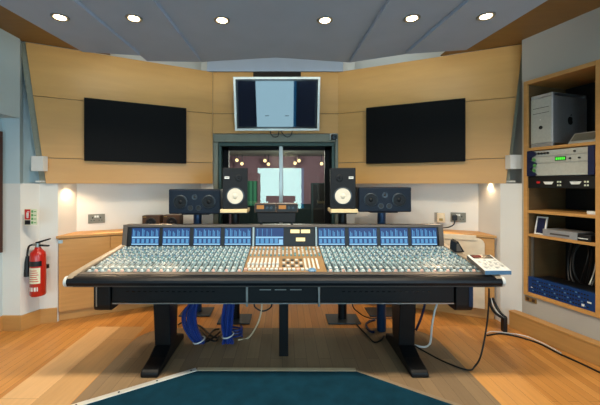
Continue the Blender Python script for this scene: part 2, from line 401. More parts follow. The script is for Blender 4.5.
# ------------------------------------------------------------------ oak panels, boards split by thin shadow gaps
def oak(F_, name, pxt, pxb, left):
    u_t = F_.upx(pxt); u_b = F_.upx(pxb); inner = F_.L-.003 if left else .003
    def uo(z): return u_t+(u_b-u_t)*(2.9-z)/(2.9-1.455)
    root = None
    for z0, z1 in ((1.455,1.717),(1.723,2.347),(2.353,2.885)):
        mb = MB(); mb.prism([F_.p(uo(z0),-.0,z0),F_.p(inner,0,z0),F_.p(inner,0,z1),F_.p(uo(z1),0,z1)], F_.n*.025)
        if root is None: root = struct(mb.build(name,'veneer', bevel=.002))
        else: struct(mb.build('panel_board','veneer',root, bevel=.002))
    ext = -.055 if left else .03
    mb = MB(); mb.prism([F_.p(uo(1.46)+ext,.03,1.46),F_.p(inner,.03,1.46),F_.p(inner,.03,2.884),F_.p(uo(2.884)+ext,.03,2.884)], F_.n*.03)
    struct(mb.build('backing_board','fabric',root))
oak(FL,'wall_left_oak_panel',25,46,True)
oak(FR,'wall_right_oak_panel',523,506,False)

# small white trunking boxes beside the panels
a = P(31,156,3.33); b_ = P(43,171,3.33)
mb = MB(); mb.box(a.x,b_.x,3.33,3.40,b_.z,a.z); struct(mb.build('trim_1','paint', bevel=.003))
a = P(509,155,3.38); b_ = P(523,169,3.38)
mb = MB(); mb.box(a.x,a.x+.12,3.36,3.44,b_.z,a.z); struct(mb.build('trim_2','paint', bevel=.003))

# skirtings
def skirt(name, a, b, back, h=.10, t=.018, m='base'):
    f = Frame(a,b,back); mb = MB(); f.box(mb,0,f.L,-t,0,0,h); return struct(mb.build(name,m, bevel=.003))
skirt('baseboard_left',(-2.80,3.27),(-2.60,3.27),(0,1),.15,.02)
skirt('baseboard_left',(-2.618,3.252),(-2.549,3.43),(-1,0),.15,.02)
skirt('baseboard_left',(-2.552,3.43),(-2.40,3.478),(-.3,1),.15,.02)
skirt('baseboard_left',(-2.80,3.25),(-2.80,.7),(-1,0),.15,.02)
mb = MB(); WR.box(mb,-.07,2.2,-.085,0,0,.155); struct(mb.build('baseboard_right','base', bevel=.004))
mb = MB(); WR.box(mb,-.07,2.2,-.09,0,.155,.172); struct(mb.build('baseboard_right_cap','base', bevel=.004))

# ------------------------------------------------------------------ low cabinets in the alcoves
def low_cabinet(F_, xa, xb, label):
    # xa, xb: the ends, cut straight along the room's depth
    zt = .905
    def ua(x, n): return (x-F_.o.x-n*F_.n.x)/F_.u.x
    def slab(n0, n1, z0, z1): 
        mb = MB(); return mb.prism([F_.p(ua(xa,n0),n0,z0),F_.p(ua(xb,n0),n0,z0),F_.p(ua(xb,n1),n1,z0),F_.p(ua(xa,n1),n1,z0)],(0,0,z1-z0))
    root = thing('low_cabinet', label, 'cabinet', F_.p(ua((xa+xb)/2,.15),.15,0))
    slab(.022,AL-.004,.10,zt-.03).build('body','carcase',root)
    slab(-.012,AL-.004,zt-.028,zt).build('worktop','carcase',root, bevel=.003)
    slab(.03,.05,.003,.10).build('plinth','base',root)
    n = 3; u0 = ua(xa,0)+.012; u1 = ua(xb,0)-.012; w = (u1-u0)/n
    for k in range(n):
        mb = MB(); F_.box(mb,u0+k*w+.002,u0+(k+1)*w-.002,.002,.021,.105,zt-.034)
        mb.build('door','carcase',root, bevel=.002)
    return root
cL = low_cabinet(FL, -2.39, -1.09, 'long low oak cabinet under the left alcove beside the fire extinguisher')
up = FL.upx(60.5,0)
mb = MB(); FL.box(mb,up-.02,up+.02,-.003,.001,.825,.86); o = mb.build('name_plate','steel',cL)
cR = low_cabinet(FR, .915, 2.228, 'low oak cabinet with a cream rounded front under the right alcove')
# cream front with a rounded top corner, and the flap above it
u0, u1 = FR.upx(440), FR.upx(484.5)
pts = [(u0,.12),(u1,.12)]
for k in range(7):
    a = math.radians(90*k/6); pts.append((u1-.07+.07*math.cos(a), .80+.07*math.sin(a)))
pts.append((u0,.87))
mb = MB(); mb.prism([FR.p(u,-.03,z) for u,z in pts], FR.n*.03); mb.build('cream_front','cream_l',cR, bevel=.004)['label'] = 'cream front with rounded corner'
mb = MB(); FR.box(mb,FR.upx(440),FR.upx(476),-.045,-.0305,.845,.90); mb.build('flap','cream_l',cR, bevel=.002)

# ------------------------------------------------------------------ televisions
def wall_tv(F_, px0, px1, z0, z1, label):
    u0, u1 = F_.upx(px0,-.06), F_.upx(px1,-.06)
    r = thing('television', label, 'television', F_.p((u0+u1)/2,-.03,z0), 'black televisions on the oak panels')
    mb = MB(); F_.box(mb,u0,u1,-.06,-.025,z0,z1); mb.build('case','black_matt',r, bevel=.004)
    mb = MB(); F_.box(mb,u0+.018,u1-.018,-.0615,-.059,z0+.03,z1-.018); mb.build('screen','black_matt',r)
    mb = MB(); F_.box(mb,(u0+u1)/2-.2,(u0+u1)/2+.2,-.025,-.0005,z0+.15,z1-.15); mb.build('wall_bracket','black',r)
wall_tv(FL,84,186.5,1.70,2.375,'black flat screen television on the left oak panel above the fire extinguisher side')
wall_tv(FR,366,465.5,1.695,2.378,'black flat screen television on the right oak panel towards the equipment rack')
tx0, tx1 = P(233,0,4.02).x, P(320.5,0,4.02).x
bot = Vector((0,4.164,P(0,130.8,4.164).z)); top = Vector((0,4.02,P(0,76.8,4.02).z))
upv = (top-bot); hv = upv.length; upv.normalize(); nv = Vector((0,upv.z,-upv.y))      # nv points to the back
r = thing('television','silver framed glossy screen tilted down over the studio window','television',((tx0+tx1)/2,4.12,bot.z))
def tb(mb, x0, x1, h0, h1, n0, n1): return mb.obox(Vector((x0,0,0))+bot+upv*h0+nv*n0, (x1-x0,0,0), upv*(h1-h0), nv*(n1-n0))
mb = MB(); w = .028
tb(mb,tx0,tx1,0,w,0,.05); tb(mb,tx0,tx1,hv-w,hv,0,.05); tb(mb,tx0,tx0+w,w,hv-w,0,.05); tb(mb,tx1-w,tx1,w,hv-w,0,.05)
mb.build('frame','silver_frame',r, bevel=.003)
mb = MB(); q = w+.022
tb(mb,tx0+w,tx1-w,w,q,.004,.04); tb(mb,tx0+w,tx1-w,hv-q,hv-w,.004,.04); tb(mb,tx0+w,tx0+q,q,hv-q,.004,.04); tb(mb,tx1-q,tx1-w,q,hv-q,.004,.04)
mb.build('bezel','black_gloss',r)
mb = MB(); tb(mb,tx0+q,tx1-q,q,hv-q,.008,.03); mb.build('screen','plasma',r)
mb = MB(); tb(mb,tx0+.02,tx1-.02,.02,hv-.02,.04,.052); mb.build('back_case','black',r)
mb = MB(); mb.box(-.3,.1,4.11,4.228,2.5,2.62); mb.box(-.25,-.2,4.13,4.228,2.30,2.5); mb.box(0,.05,4.13,4.228,2.30,2.5); mb.build('wall_bracket','black',r)
for i, (pts, lab) in enumerate(([[(270,129.5),(271,134),(274,137),(278,136),(279,130)],'small black cable loop hanging under the silver television, near its middle'],
                  [[(280,129.5),(283,134),(287,137),(291,135),(292.5,129.5)],'wider black cable loop under the silver television, towards its right'])):
    mb = MB(); mb.tube([P(x,y,4.20) for x,y in pts], .006); tag(mb.build('hanging_cord','black',smooth=True), lab, 'cable', 'cable loops under the television')

# security camera at the window head
c = P(334,137,4.18)
r = thing('security_camera','small black and white camera at the top corner of the studio window','camera',c)
mb = MB(); mb.box(c.x-.035,c.x+.035,4.15,4.222,c.z-.035,c.z+.035); mb.build('body','black',r, bevel=.008)
mb = MB(); mb.lathe((c.x,4.15,c.z-.005),(0,-1,0),[(.024,0),(.024,.012),(.016,.014),(.01,.006)],16); mb.build('lens','ring',r,smooth=True)
mb = MB(); mb.box(c.x-.045,c.x+.045,4.222,4.232,c.z-.03,c.z+.05); mb.build('mount','white_p',r)

# ------------------------------------------------------------------ downlights
dl = [(60,17,Z1,'second-darkest'),(134,18,Z2,''),(222,20,Z3,''),(325,20,Z3,''),(412,18,Z2,''),(486,16,Z1,'')]
dlab = ['warm round downlight in the outermost grey ceiling panel, far left',
        'warm round downlight in the second grey ceiling panel from the left',
        'warm round downlight just left of the middle ceiling joint',
        'warm round downlight just right of the middle ceiling joint',
        'warm round downlight in the second grey ceiling panel from the right',
        'warm round downlight in the outermost grey ceiling panel, far right']
def spot(loc, power, col, size=150, blend=.8, rad=.04, rot=(0,0,0)):
    l = bpy.data.lights.new('lamp','SPOT'); l.energy = power; l.color = col; l.spot_size = math.radians(size); l.spot_blend = blend; l.shadow_soft_size = rad
    o = bpy.data.objects.new('lamp',l); C.objects.link(o); o.location = loc; o.rotation_euler = rot; return o
WARM = (1,.86,.66)
for (px,py,z,_), lab in zip(dl, dlab):
    Y = F*(z-H)/(CY-py); x = (px-CX)*Y/F
    r = thing('downlight', lab, 'downlight', (x,Y,z), 'downlights in the grey ceiling panels')
    mb = MB(); mb.lathe((x,Y,z),(0,0,-1),[(.058,-.002),(.058,.004),(.05,.009),(.040,.006),(.036,-.001)],28); mb.build('trim_ring','steel',r,smooth=True)
    mb = MB(); mb.lathe((x,Y,z),(0,0,-1),[(.034,.0),(.034,.006),(.02,.009)],20); mb.build('lens','lamp',r,smooth=True)
    spot((x,Y,z-.03), 50, WARM)
for f, px, nn, pw, lab in ((FL,75,.10,7,'small warm lamp under the outer end of the left oak panel'),(FR,489,.12,3.5,'small warm lamp under the outer end of the right oak panel'),
    (FL,110,.055,24,'added hidden fill lamp under the left oak panel above the wall socket'),(FL,165,.055,24,'added hidden fill lamp under the left oak panel above the little wooden speakers'),  # inner four pucks: hidden lamps added to light the floor
    (FR,440,.055,24,'added hidden fill lamp under the right oak panel above the wall socket'),(FR,385,.055,24,'added hidden fill lamp under the right oak panel above the wide monitor')):
    u = f.upx(px,nn); p = f.p(u,nn,1.468)
    r = thing('puck_light', lab, 'lamp', p, 'lamps under the oak panels')
    mb = MB(); mb.lathe(p,(0,0,-1),[(.03,0),(.03,.006),(.024,.01)],20); mb.build('ring','steel',r,smooth=True)
    mb = MB(); mb.lathe(p,(0,0,-1),[(.02,.009),(.02,.012)],16); mb.build('lens','lamp',r)
    if nn > .08: spot(p-Vector((0,0,.016)), pw, (1,.70,.42), 140, .7, .02)
    else: spot(p-Vector((0,0,.016)), pw, (1,.70,.42), 84, .6, .02, (-f.n*.55+Vector((0,0,-.83))).to_track_quat('-Z','Y').to_euler())
# live room spots
lab = ['first','second','third','fourth','fifth','sixth','seventh','eighth']
for i, (px,py) in enumerate(((237,160),(242,163.5),(265,160.5),(268.5,164),(295,163),(299,160.5),(321.5,163.5),(326,160))):
    p = P(px,py,9.4)
    r = thing('spotlight','lit ceiling spot seen through the studio window, %s from the left' % lab[i],'spotlight',p,'spots in the room beyond the glass')
    mb = MB(); mb.lathe(p,(0,-1,-.3),[(.035,-.08),(.06,0),(.06,.02),(.05,.02)],14); mb.build('housing','ring',r,smooth=True)
    mb = MB(); mb.lathe(p,(0,-1,-.3),[(.048,.015),(.048,.03),(.02,.045)],14); mb.build('lens','lamp_live',r)
    mb = MB(); mb.cyl(p+Vector((0,.03,.03)),(p.x,p.y+.03,2.288),.012,8); mb.build('stem','ring',r)
pl = bpy.data.lights.new('live_lamp','POINT'); pl.energy = 130; pl.color = (1,.85,.75); pl.shadow_soft_size = .3
po = bpy.data.objects.new('live_lamp',pl); C.objects.link(po); po.location = (0,7.4,2.0)

# cabinet in the live room
a = P(312,183,8.6); b_ = P(330,206,8.6)
r = thing('loudspeaker_cabinet','tall dark cabinet behind the studio glass, beside the right white-coned speaker','cabinet',((a.x+b_.x)/2,8.8,0))
mb = MB(); mb.box(a.x,b_.x,8.6,9.0,.02,a.z); mb.build('body','live_dark',r, bevel=.01)
mb = MB(); mb.box(a.x+.03,b_.x-.03,8.585,8.6,.1,a.z-.03); mb.build('grille','black',r)
mb = MB(); mb.box(a.x+.02,b_.x-.02,8.62,8.98,0,.02); mb.build('foot','black',r)

# ------------------------------------------------------------------ fire extinguisher, sign, sockets
ex, ey = P(38,0,3.31).x, 3.31
r = thing('fire_extinguisher','red fire extinguisher with black horn hung on the left pillar','fire extinguisher',(ex,ey,.33))
zb, zt = P(0,295,ey).z, P(0,250,ey).z
mb = MB(); R = .069
mb.lathe((ex,ey,zb),(0,0,1),[(R*.9,0),(R,.012),(R,zt-zb-.05),(R*.9,zt-zb-.022),(R*.62,zt-zb),(.03,zt-zb+.012),(.026,zt-zb+.03)],28); mb.build('cylinder_body','red',r,smooth=True)
mb = MB(); mb.cyl((ex,ey,zt+.015),(ex,ey,zt+.07),.022,14); mb.cyl((ex-.045,ey,zt+.055),(ex+.02,ey,zt+.055),.013,10); mb.build('valve','steel',r,smooth=True)
mb = MB(); mb.prism([(ex-.02,ey-.012,zt+.06),(ex+.12,ey-.012,zt+.105),(ex+.122,ey-.012,zt+.12),(ex-.02,ey-.012,zt+.08)],(0,.024,0)); mb.prism([(ex-.02,ey-.012,zt+.04),(ex+.11,ey-.012,zt+.035),(ex+.11,ey-.012,zt+.05),(ex-.02,ey-.012,zt+.058)],(0,.024,0)); mb.build('handle','black',r, bevel=.003)
mb = MB(); mb.tube([(ex-.04,ey,zt+.055),(ex-.08,ey-.01,zt+.04),(ex-.098,ey-.01,zt-.03),(ex-.098,ey-.01,zt-.07)],.009); mb.lathe((ex-.098,ey-.01,zt-.06),(0,0,-1),[(.014,0),(.024,.06),(.03,.2),(.026,.2)],16); mb.build('horn','black',r,smooth=True)
def wrap(z0, z1, a0, a1, rr):
    mb = MB(); n = 10; vs = []; fs = []
    for k in range(n+1):
        a = math.radians(a0+(a1-a0)*k/n)
        for z in (z0,z1): vs.append((ex+rr*math.sin(a),ey-rr*math.cos(a),z))
    for k in range(n): fs.append((2*k,2*k+2,2*k+3,2*k+1))
    return mb.add(vs,fs)
wrap(zb+.30,zb+.35,-50,62,R+.0015).build('black_band','black',r,smooth=True)
lb = wrap(zb+.13,zb+.285,-38,52,R+.0015).build('paper_label','screed',r,smooth=True)
mb = MB()
for k in range(6):
    w_ = wrap(zb+.15+k*.021,zb+.157+k*.021,-30,40-6*(k%3),R+.0025); mb.add(w_.v,w_.f)
mb.build('label_print','sred',lb,smooth=True)
mb = wrap(zb+.055,zb+.095,-34,-20,R+.0015)
for a0,a1 in ((-14,0),(8,22),(28,36)):
    w_ = wrap(zb+.055,zb+.095,a0,a1,R+.0015); mb.add(w_.v,w_.f)
mb.build('white_lettering','white_p',r,smooth=True)
mb = MB(); mb.box(ex-.05,ex+.05,ey+R-.01,ey+R+.02,zb+.25,zb+.29); mb.build('wall_bracket','black',r)
# sign on the pillar
a = P(24.5,209,3.25); b_ = P(37,225,3.25)
fs_ = Frame((-2.575,3.27),(-2.545,3.43),(-1,0))
r = thing('safety_sign','small red and green safety sign above the fire extinguisher','sign',(a.x,3.25,b_.z))
def sb(x0,x1,z0,z1,t,m,name,par): 
    mb = MB(); mb.box(x0,x1,3.25-t,3.25+(.004 if t < .001 else 0),z0,z1); return mb.build(name,m,par)
W_ = b_.x-a.x; Hh = a.z-b_.z
sb(a.x,b_.x,b_.z,a.z,.0005,'screed','sign_board',r)
p1 = sb(a.x+.003,a.x+W_*.48,b_.z+Hh*.34,a.z-.004,.0012,'sred','red_panel',r)
mb = MB(); cx_ = a.x+W_*.25
mb.cyl((cx_,3.2492,b_.z+Hh*.5),(cx_,3.2478,b_.z+Hh*.5),.011,12); mb.box(cx_-.011,cx_+.011,3.2478,3.2492,b_.z+Hh*.5,b_.z+Hh*.78); mb.box(cx_-.004,cx_+.018,3.2478,3.2492,b_.z+Hh*.8,b_.z+Hh*.85); mb.build('pictogram','white_p',p1)
sb(a.x+.003,a.x+W_*.48,b_.z+.004,b_.z+Hh*.3,.0012,'black','black_panel',r)
mb = MB()
for k in range(4): mb.box(a.x+W_*.54,a.x+W_*.70,3.2488,3.2499,b_.z+Hh*(.08+.23*k),b_.z+Hh*(.23+.23*k)); mb.box(a.x+W_*.74,a.x+W_*.95,3.2488,3.2499,b_.z+Hh*(.12+.23*k),b_.z+Hh*(.17+.23*k))
mb.build('green_symbols','sgreen',r)
mb = MB(); mb.box(a.x,b_.x,3.253,3.268,b_.z+.02,a.z-.02); mb.build('mounting_pad','white_p',r)
# double sockets
def sock(F_, px0, px1, py0, py1, label, plug=False):
    u0, u1 = F_.upx(px0,AL-.01), F_.upx(px1,AL-.01); Y = F_.p((u0+u1)/2,AL,0).y
    z0, z1 = H-(py1-CY)*Y/F, H-(py0-CY)*Y/F
    r = thing('wall_socket', label, 'socket', F_.p((u0+u1)/2,AL,z0), 'brushed steel double sockets')
    mb = MB(); F_.box(mb,u0,u1,AL-.01,AL-.0005,z0,z1); mb.build('face_plate','socket',r, bevel=.003)
    for k in (.27,.73):
        uc = u0+(u1-u0)*k; zc = z0+(z1-z0)*.40
        mb = MB()
        F_.box(mb,uc-.006,uc+.006,AL-.0115,AL-.0095,zc+.012,zc+.03); F_.box(mb,uc-.02,uc-.008,AL-.0115,AL-.0095,zc-.014,zc-.006); F_.box(mb,uc+.008,uc+.02,AL-.0115,AL-.0095,zc-.014,zc-.006)
        mb.build('pin_holes','black',r)
        us = u0+(u1-u0)*(.43 if k < .5 else .57)
        mb = MB(); F_.box(mb,us-.010,us+.010,AL-.015,AL-.0095,z1-.04,z1-.018); mb.build('rocker_switch','white_p',r)
    return u0,u1,z0,z1
sock(FL,88,105,214,223,'brushed steel double socket on the white wall above the left cabinet')
u0,u1,z0,z1 = sock(FR,450.5,466,212.5,222,'brushed steel double socket with a black plug above the right cabinet')
uc = u0+(u1-u0)*.27; zc = (z0+z1)/2
r = thing('power_plug','black plug with trailing cable in the right wall socket','plug',FR.p(uc,AL-.05,zc))
mb = MB(); FR.box(mb,uc-.028,uc+.028,AL-.055,AL-.0117,zc-.035,zc+.028); mb.build('plug_body','black',r, bevel=.008)
mb = MB(); mb.tube([FR.p(uc,AL-.05,zc-.03),FR.p(uc-.01,AL-.055,zc-.08),FR.p(uc-.06,AL-.06,zc-.115),FR.p(uc-.14,AL-.06,zc-.13),FR.p(uc-.22,AL-.06,zc-.135)],.007); mb.build('cable','black',r,smooth=True)
u0, u1 = FR.upx(437,AL), FR.upx(445,AL); p = FR.p((u0+u1)/2,AL,0)
z0, z1 = H-(222-CY)*p.y/F, H-(213-CY)*p.y/F
r = thing('plug_adapter','cream plug-in adapter on the wall beside the right socket','adapter',FR.p((u0+u1)/2,AL,z0))
mb = MB(); FR.box(mb,u0-.03,u0+.012,AL-.006,AL-.0005,z0-.005,z1+.005); mb.build('back_plate','paint_grey',r)
mb = MB(); FR.box(mb,u0,u1,AL-.06,AL-.0065,z0,z1); mb.build('adapter_body','cream_p',r, bevel=.008)
mb = MB(); FR.box(mb,(u0+u1)/2-.02,(u0+u1)/2+.02,AL-.064,AL-.058,z0+.02,z0+.05); mb.build('adapter_face','brass',r)

# framed board in the left recess
r = thing('framed_board','dark brown framed board in the recess at the far left edge','board',(-2.78,2.7,.8))
z0, z1 = P(0,253,3.2).z, P(0,131,3.2).z
mb = MB(); y0, y1 = 2.2, 3.235
for q_ in ((y0,y1,z0,z0+.05),(y0,y1,z1-.05,z1),(y0,y0+.05,z0+.05,z1-.05),(y1-.05,y1,z0+.05,z1-.05)): mb.box(-2.798,-2.765,*q_)
mb.build('frame','dwood',r, bevel=.003)
mb = MB(); mb.box(-2.798,-2.78,y0+.05,y1-.05,z0+.05,z1-.05); mb.build('board_face','brownbox',r)

# ------------------------------------------------------------------ equipment rack in the right wall
RK = WR
def rb(mb,u0,u1,n0,n1,z0,z1): return RK.box(mb,u0,u1,n0,n1,z0,z1)
rack = thing('equipment_cabinet','oak equipment cabinet built into the right wall, full of audio gear','cabinet',RK.p(.33,.25,CZ0))
U0, U1, ND = CU0+.002, CU1-.002, .52
mb = MB(); rb(mb,U0,U0+.036,-.022,ND,CZ0+.002,CZ1-.002); mb.build('side_panel','carcase',rack, bevel=.002)
mb = MB(); rb(mb,U1-.036,U1,-.022,ND,CZ0+.002,CZ1-.002); mb.build('side_panel','carcase',rack, bevel=.002)
UI0, UI1 = U0+.037, U1-.037
mb = MB(); rb(mb,UI0,UI1,-.022,ND,CZ1-.04,CZ1-.002); mb.build('top_panel','carcase',rack, bevel=.002)
mb = MB(); rb(mb,UI0,UI1,-.022,ND,CZ0+.002,CZ0+.036); mb.build('bottom_panel','carcase',rack, bevel=.002)
mb = MB(); rb(mb,UI0,UI1,ND-.01,ND,CZ0+.036,CZ1-.04); mb.build('back_panel','black',rack)
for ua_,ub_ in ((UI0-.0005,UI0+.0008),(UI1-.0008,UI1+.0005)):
    mb = MB(); rb(mb,ua_,ub_,.0,ND-.011,CZ0+.037,CZ1-.041); mb.build('shade_lining','inside_shade',rack)  # thin darkened sheets stand in for shade on the inner sides
for z0,z1 in ((1.772,1.80),(1.168,1.195),(.94,.965)):
    mb = MB(); rb(mb,UI0+.001,UI1-.001,-.018,ND-.012,z0,z1); mb.build('shelf','carcase',rack, bevel=.002)
for u in (UI0+.001,UI1-.021):
    mb = MB(); rb(mb,u,u+.02,.03,.04,CZ0+.04,.938); mb.build('rack_rail','steel',rack)
# tower computer
tw0 = UI0+.006; tz = 1.8005
comp = thing('computer_tower','silver aluminium computer tower on the top shelf of the equipment cabinet','computer',RK.p(tw0+.1,.2,tz))
TW, TD, TH = .205, .46, .50
mb = MB(); rb(mb,tw0,tw0+TW,.012,.012+TD,tz+.03,tz+TH-.03); mb.build('case','alu',comp, bevel=.006)
mb = MB(); rb(mb,tw0+.012,tw0+TW-.012,.006,.0118,tz+.04,tz+TH-.04); fp = mb.build('front_grille','silver_face',comp, bevel=.003)
mb = MB(); rb(mb,tw0+.03,tw0+TW-.03,.0045,.0062,tz+TH-.13,tz+TH-.126); rb(mb,tw0+.03,tw0+TW-.03,.0045,.0062,tz+TH-.18,tz+TH-.176); mb.build('drive_door','black',fp)
mb = MB(); c_ = RK.p(tw0+TW*.5,.006,tz+.185); mb.cyl(c_,c_-RK.n*.004,.017,16); mb.build('power_button','black',fp)
mb = MB(); c_ = RK.p(tw0+TW*.48,.006,tz+.26); mb.cyl(c_,c_-RK.n*.003,.006,10); mb.build('indicator_light','white_p',fp)
for z0,z1 in ((tz,tz+.03),(tz+TH-.03,tz+TH)):
    mb = MB()
    for n0 in (.012,.012+TD-.03): rb(mb,tw0+.004,tw0+TW-.004,n0,n0+.03,z0,z1) if z0 > tz+.1 or True else None
    if z0 > tz+.1: rb(mb,tw0+.004,tw0+TW-.004,.04,.012+TD-.03,z1-.008,z1)
    mb.build('handle','alu',comp, bevel=.004)
# fruit emblem on the tower's side
def q2(a, b): return RK.p(tw0+TW+.0008, a, b)
ac, zc = .24, tz+.245
out_ = []
for k in range(28):
    a = 2*math.pi*k/28; rr = .037*(1-.10*math.cos(2*a))*(1-.13*max(0,math.sin(a))**8)*(1-.08*max(0,-math.sin(a))**10)
    x_, y_ = rr*math.cos(a), rr*1.02*math.sin(a)
    if ((x_-.046)**2+(y_-.006)**2) < .020**2: x_ = .046-math.sqrt(max(0,.020**2-(y_-.006)**2))
    out_.append(q2(ac+x_, zc+y_))
mb = MB(); mb.prism(out_, RK.u*.001)
leaf = [(.002,.042),(.004,.052),(.012,.06),(.019,.062),(.018,.054),(.011,.045)]
mb.prism([q2(ac+a,zc+b) for a,b in leaf], RK.u*.001); mb.build('fruit_emblem','black',comp)
# grey drive
u0 = UI0+.33; r = thing('router','slim pale grey device leaning on the top shelf beside the computer tower','router',RK.p(u0+.1,.1,1.8005))
mb = MB(); mb.prism([RK.p(u0,.012,1.8006),RK.p(u0,.16,1.8006),RK.p(u0,.16,1.90),RK.p(u0,.10,1.90)], RK.u*.21); mb.build('case','silver_face',r, bevel=.006)
mb = MB(); mb.prism([RK.p(u0+.02,.032,1.826),RK.p(u0+.02,.088,1.89),RK.p(u0+.02,.08,1.89),RK.p(u0+.02,.024,1.826)], RK.u*.17); mb.build('face','socket',r)
# silver processor with navy side grips and a green display
def unit(z0,z1): return z0+.001, z1-.001
r = thing('audio_processor','wide silver rack unit with green display and navy end grips in the cabinet','audio processor',RK.p(.34,.1,1.53))
z0, z1 = 1.525, 1.768
mb = MB(); rb(mb,UI0+.03,UI1-.03,-.002,.36,z0+.002,z1-.004); mb.build('case','alu',r, bevel=.002)
for zz0,zz1 in ((z0+.003,z0+.118),(z0+.122,z0+.182),(z0+.186,z1-.006)):
    mb = MB(); rb(mb,UI0+.045,UI1-.045,-.010,-.0025,zz0,zz1); mb.build('face_plate','silver_face',r, bevel=.002)
for left in (1,0):
    mb = MB(); ub = UI0+.002 if left else UI1-.002; s_ = 1 if left else -1; pts = []
    n = 16
    for k in range(n+1):
        z = z0+(z1-z0)*k/n; pts.append((ub+s_*(.055+.030*math.sin(k/n*math.pi*5+.4)) if left else ub-.045, z))
    mb.prism([RK.p(ub,-.03,z0+.001)]+[RK.p(u,-.03,z) for u,z in pts]+[RK.p(ub,-.03,z1-.001)], RK.n*.0185); mb.build('end_grip','darkblue',r)
mb = MB()
for (du,z) in ((.06,z0+.055),(.065,z0+.10),(.06,z0+.155)): mb.lathe(RK.p(UI0+du+.012,-.0306,z),-RK.n,[(.016,0),(.016,.003),(.011,.003),(.011,0)],14)
mb.build('green_ring','sgreen',r)
mb = MB(); rb(mb,UI0+.245,UI0+.335,-.0125,-.0105,z0+.135,z0+.172); d_ = mb.build('display','black',r)
mb = MB()
for k in range(5): rb(mb,UI0+.252+k*.016,UI0+.263+k*.016,-.0135,-.0127,z0+.142,z0+.165)
mb.build('display_digits','green_led',d_)
for k in range(4):
    mb = MB(); c_ = RK.p(UI0+.105+k*.027,-.0105,z0+.213); mb.cyl(c_,c_-RK.n*.012,.010,12); mb.build('knob','black',r)
for k in range(3):
    mb = MB(); c_ = RK.p(UI0+.37+k*.035,-.0105,z0+.15+.06*(k%2)); mb.cyl(c_,c_-RK.n*.012,.008,12); mb.build('knob','black',r)
# black patch unit with white connectors
r = thing('patch_unit','black rack unit with two white connectors below the silver processor','patch unit',RK.p(.34,.1,1.41))
z0, z1 = 1.412, 1.522
mb = MB(); rb(mb,UI0+.002,UI1-.002,-.012,.30,z0,z1); mb.build('case','black',r, bevel=.002)
for du in (.19,.41):
    mb = MB(); mb.prism([RK.p(UI0+du-.045,-.015,z0+.06),RK.p(UI0+du+.045,-.015,z0+.06),RK.p(UI0+du+.03,-.015,z0+.035),RK.p(UI0+du-.03,-.015,z0+.035)], RK.n*.003); mb.build('connector','white_p',r)
for du in (.265,.285,.475,.495):
    for dz in (.02,.05):
        mb = MB(); rb(mb,UI0+du,UI0+du+.012,-.015,-.012,z0+dz,z0+dz+.014); mb.build('contact_pin','screed',r)
mb = MB(); rb(mb,UI0+.085,UI0+.115,-.015,-.012,z0+.045,z0+.062); mb.build('red_badge','sred',r)
mb = MB(); rb(mb,UI1-.085,UI1-.022,.02,.06,1.1955,1.222); tag(mb.build('white_box','white_p', bevel=.004),'tiny white box on the cabinet shelf under the black rack unit','box')
# leaning frame and long grey book box on the third shelf
r = thing('photo_frame','small white frame leaning at the end of the cabinet shelf','photo frame',RK.p(UI0+.05,.1,.966))
u0 = UI0+.028; dn = .05
mb = MB()
def lean(u0_,u1_,z0_,z1_,t0,t1):
    mb.prism([RK.p(u0_,.03+t0+(z0_-.966)*.22,z0_),RK.p(u1_,.03+t0+(z0_-.966)*.22,z0_),RK.p(u1_,.03+t0+(z1_-.966)*.22,z1_),RK.p(u0_,.03+t0+(z1_-.966)*.22,z1_)], RK.n*(t1-t0))
for q_ in ((u0,u0+.10,.966,.978),(u0,u0+.10,1.123,1.135),(u0,u0+.012,.978,1.123),(u0+.088,u0+.10,.978,1.123)): lean(*q_,0,.012)
mb.build('frame','white_p',r)
mb = MB(); lean(u0+.012,u0+.088,.978,1.123,.004,.010); mb.build('picture','darkblue',r)
r = thing('box_file','long grey box with dark end lying on the third cabinet shelf','box',RK.p(UI0+.3,.1,.966))
mb = MB(); rb(mb,UI0+.135,UI0+.42,.012-.02,.2,.9655,1.03); mb.build('box_body','alu',r, bevel=.003)
mb = MB(); rb(mb,UI0+.421,UI0+.52,.012-.02,.2,.9655,1.02); mb.build('dark_end','black',r, bevel=.003)
mb = MB(); rb(mb,UI0+.20,UI0+.36,-.0095,-.0082,.985,1.0); mb.build('label_strip','bridge',r)
mb = MB(); rb(mb,UI0+.425,UI0+.50,-.0095,-.0082,.985,.992); mb.build('label_strip','white_p',r)
# blue patch bay at the bottom
z0, z1 = .398, .548
r = thing('patch_bay','deep blue patch bay with rows of sockets at the bottom of the cabinet','patch bay',RK.p(.34,.1,z0))
mb = MB(); rb(mb,UI0+.002,UI1-.002,-.012,.028,z0,z1); mb.build('face_plate','bluepanel',r, bevel=.002)
mb = MB(); rb(mb,UI0+.022,UI1-.022,.029,.25,z0,z1-.01); mb.build('chassis','black',r)
mb = MB(); mb2 = MB()
for j in range(4):
    for i in range(22):
        c_ = RK.p(UI0+.05+i*.0215,-.012,z0+.025+j*.033)
        (mb if (i+j)%5 else mb2).cyl(c_,c_-RK.n*.004,.0065,8)
o = mb.build('jack_socket','black',r); o['kind'] = 'stuff'
o = mb2.build('lit_socket','knob_b',r); o['kind'] = 'stuff'
mb = MB(); rb(mb,UI0+.03,UI0+.05,-.016,-.012,z0+.05,z0+.056); rb(mb,UI1-.06,UI1-.03,-.016,-.012,z0+.06,z0+.072); rb(mb,UI1-.10,UI1-.08,-.016,-.012,z0+.02,z0+.04); mb.build('white_marks','white_p',r)
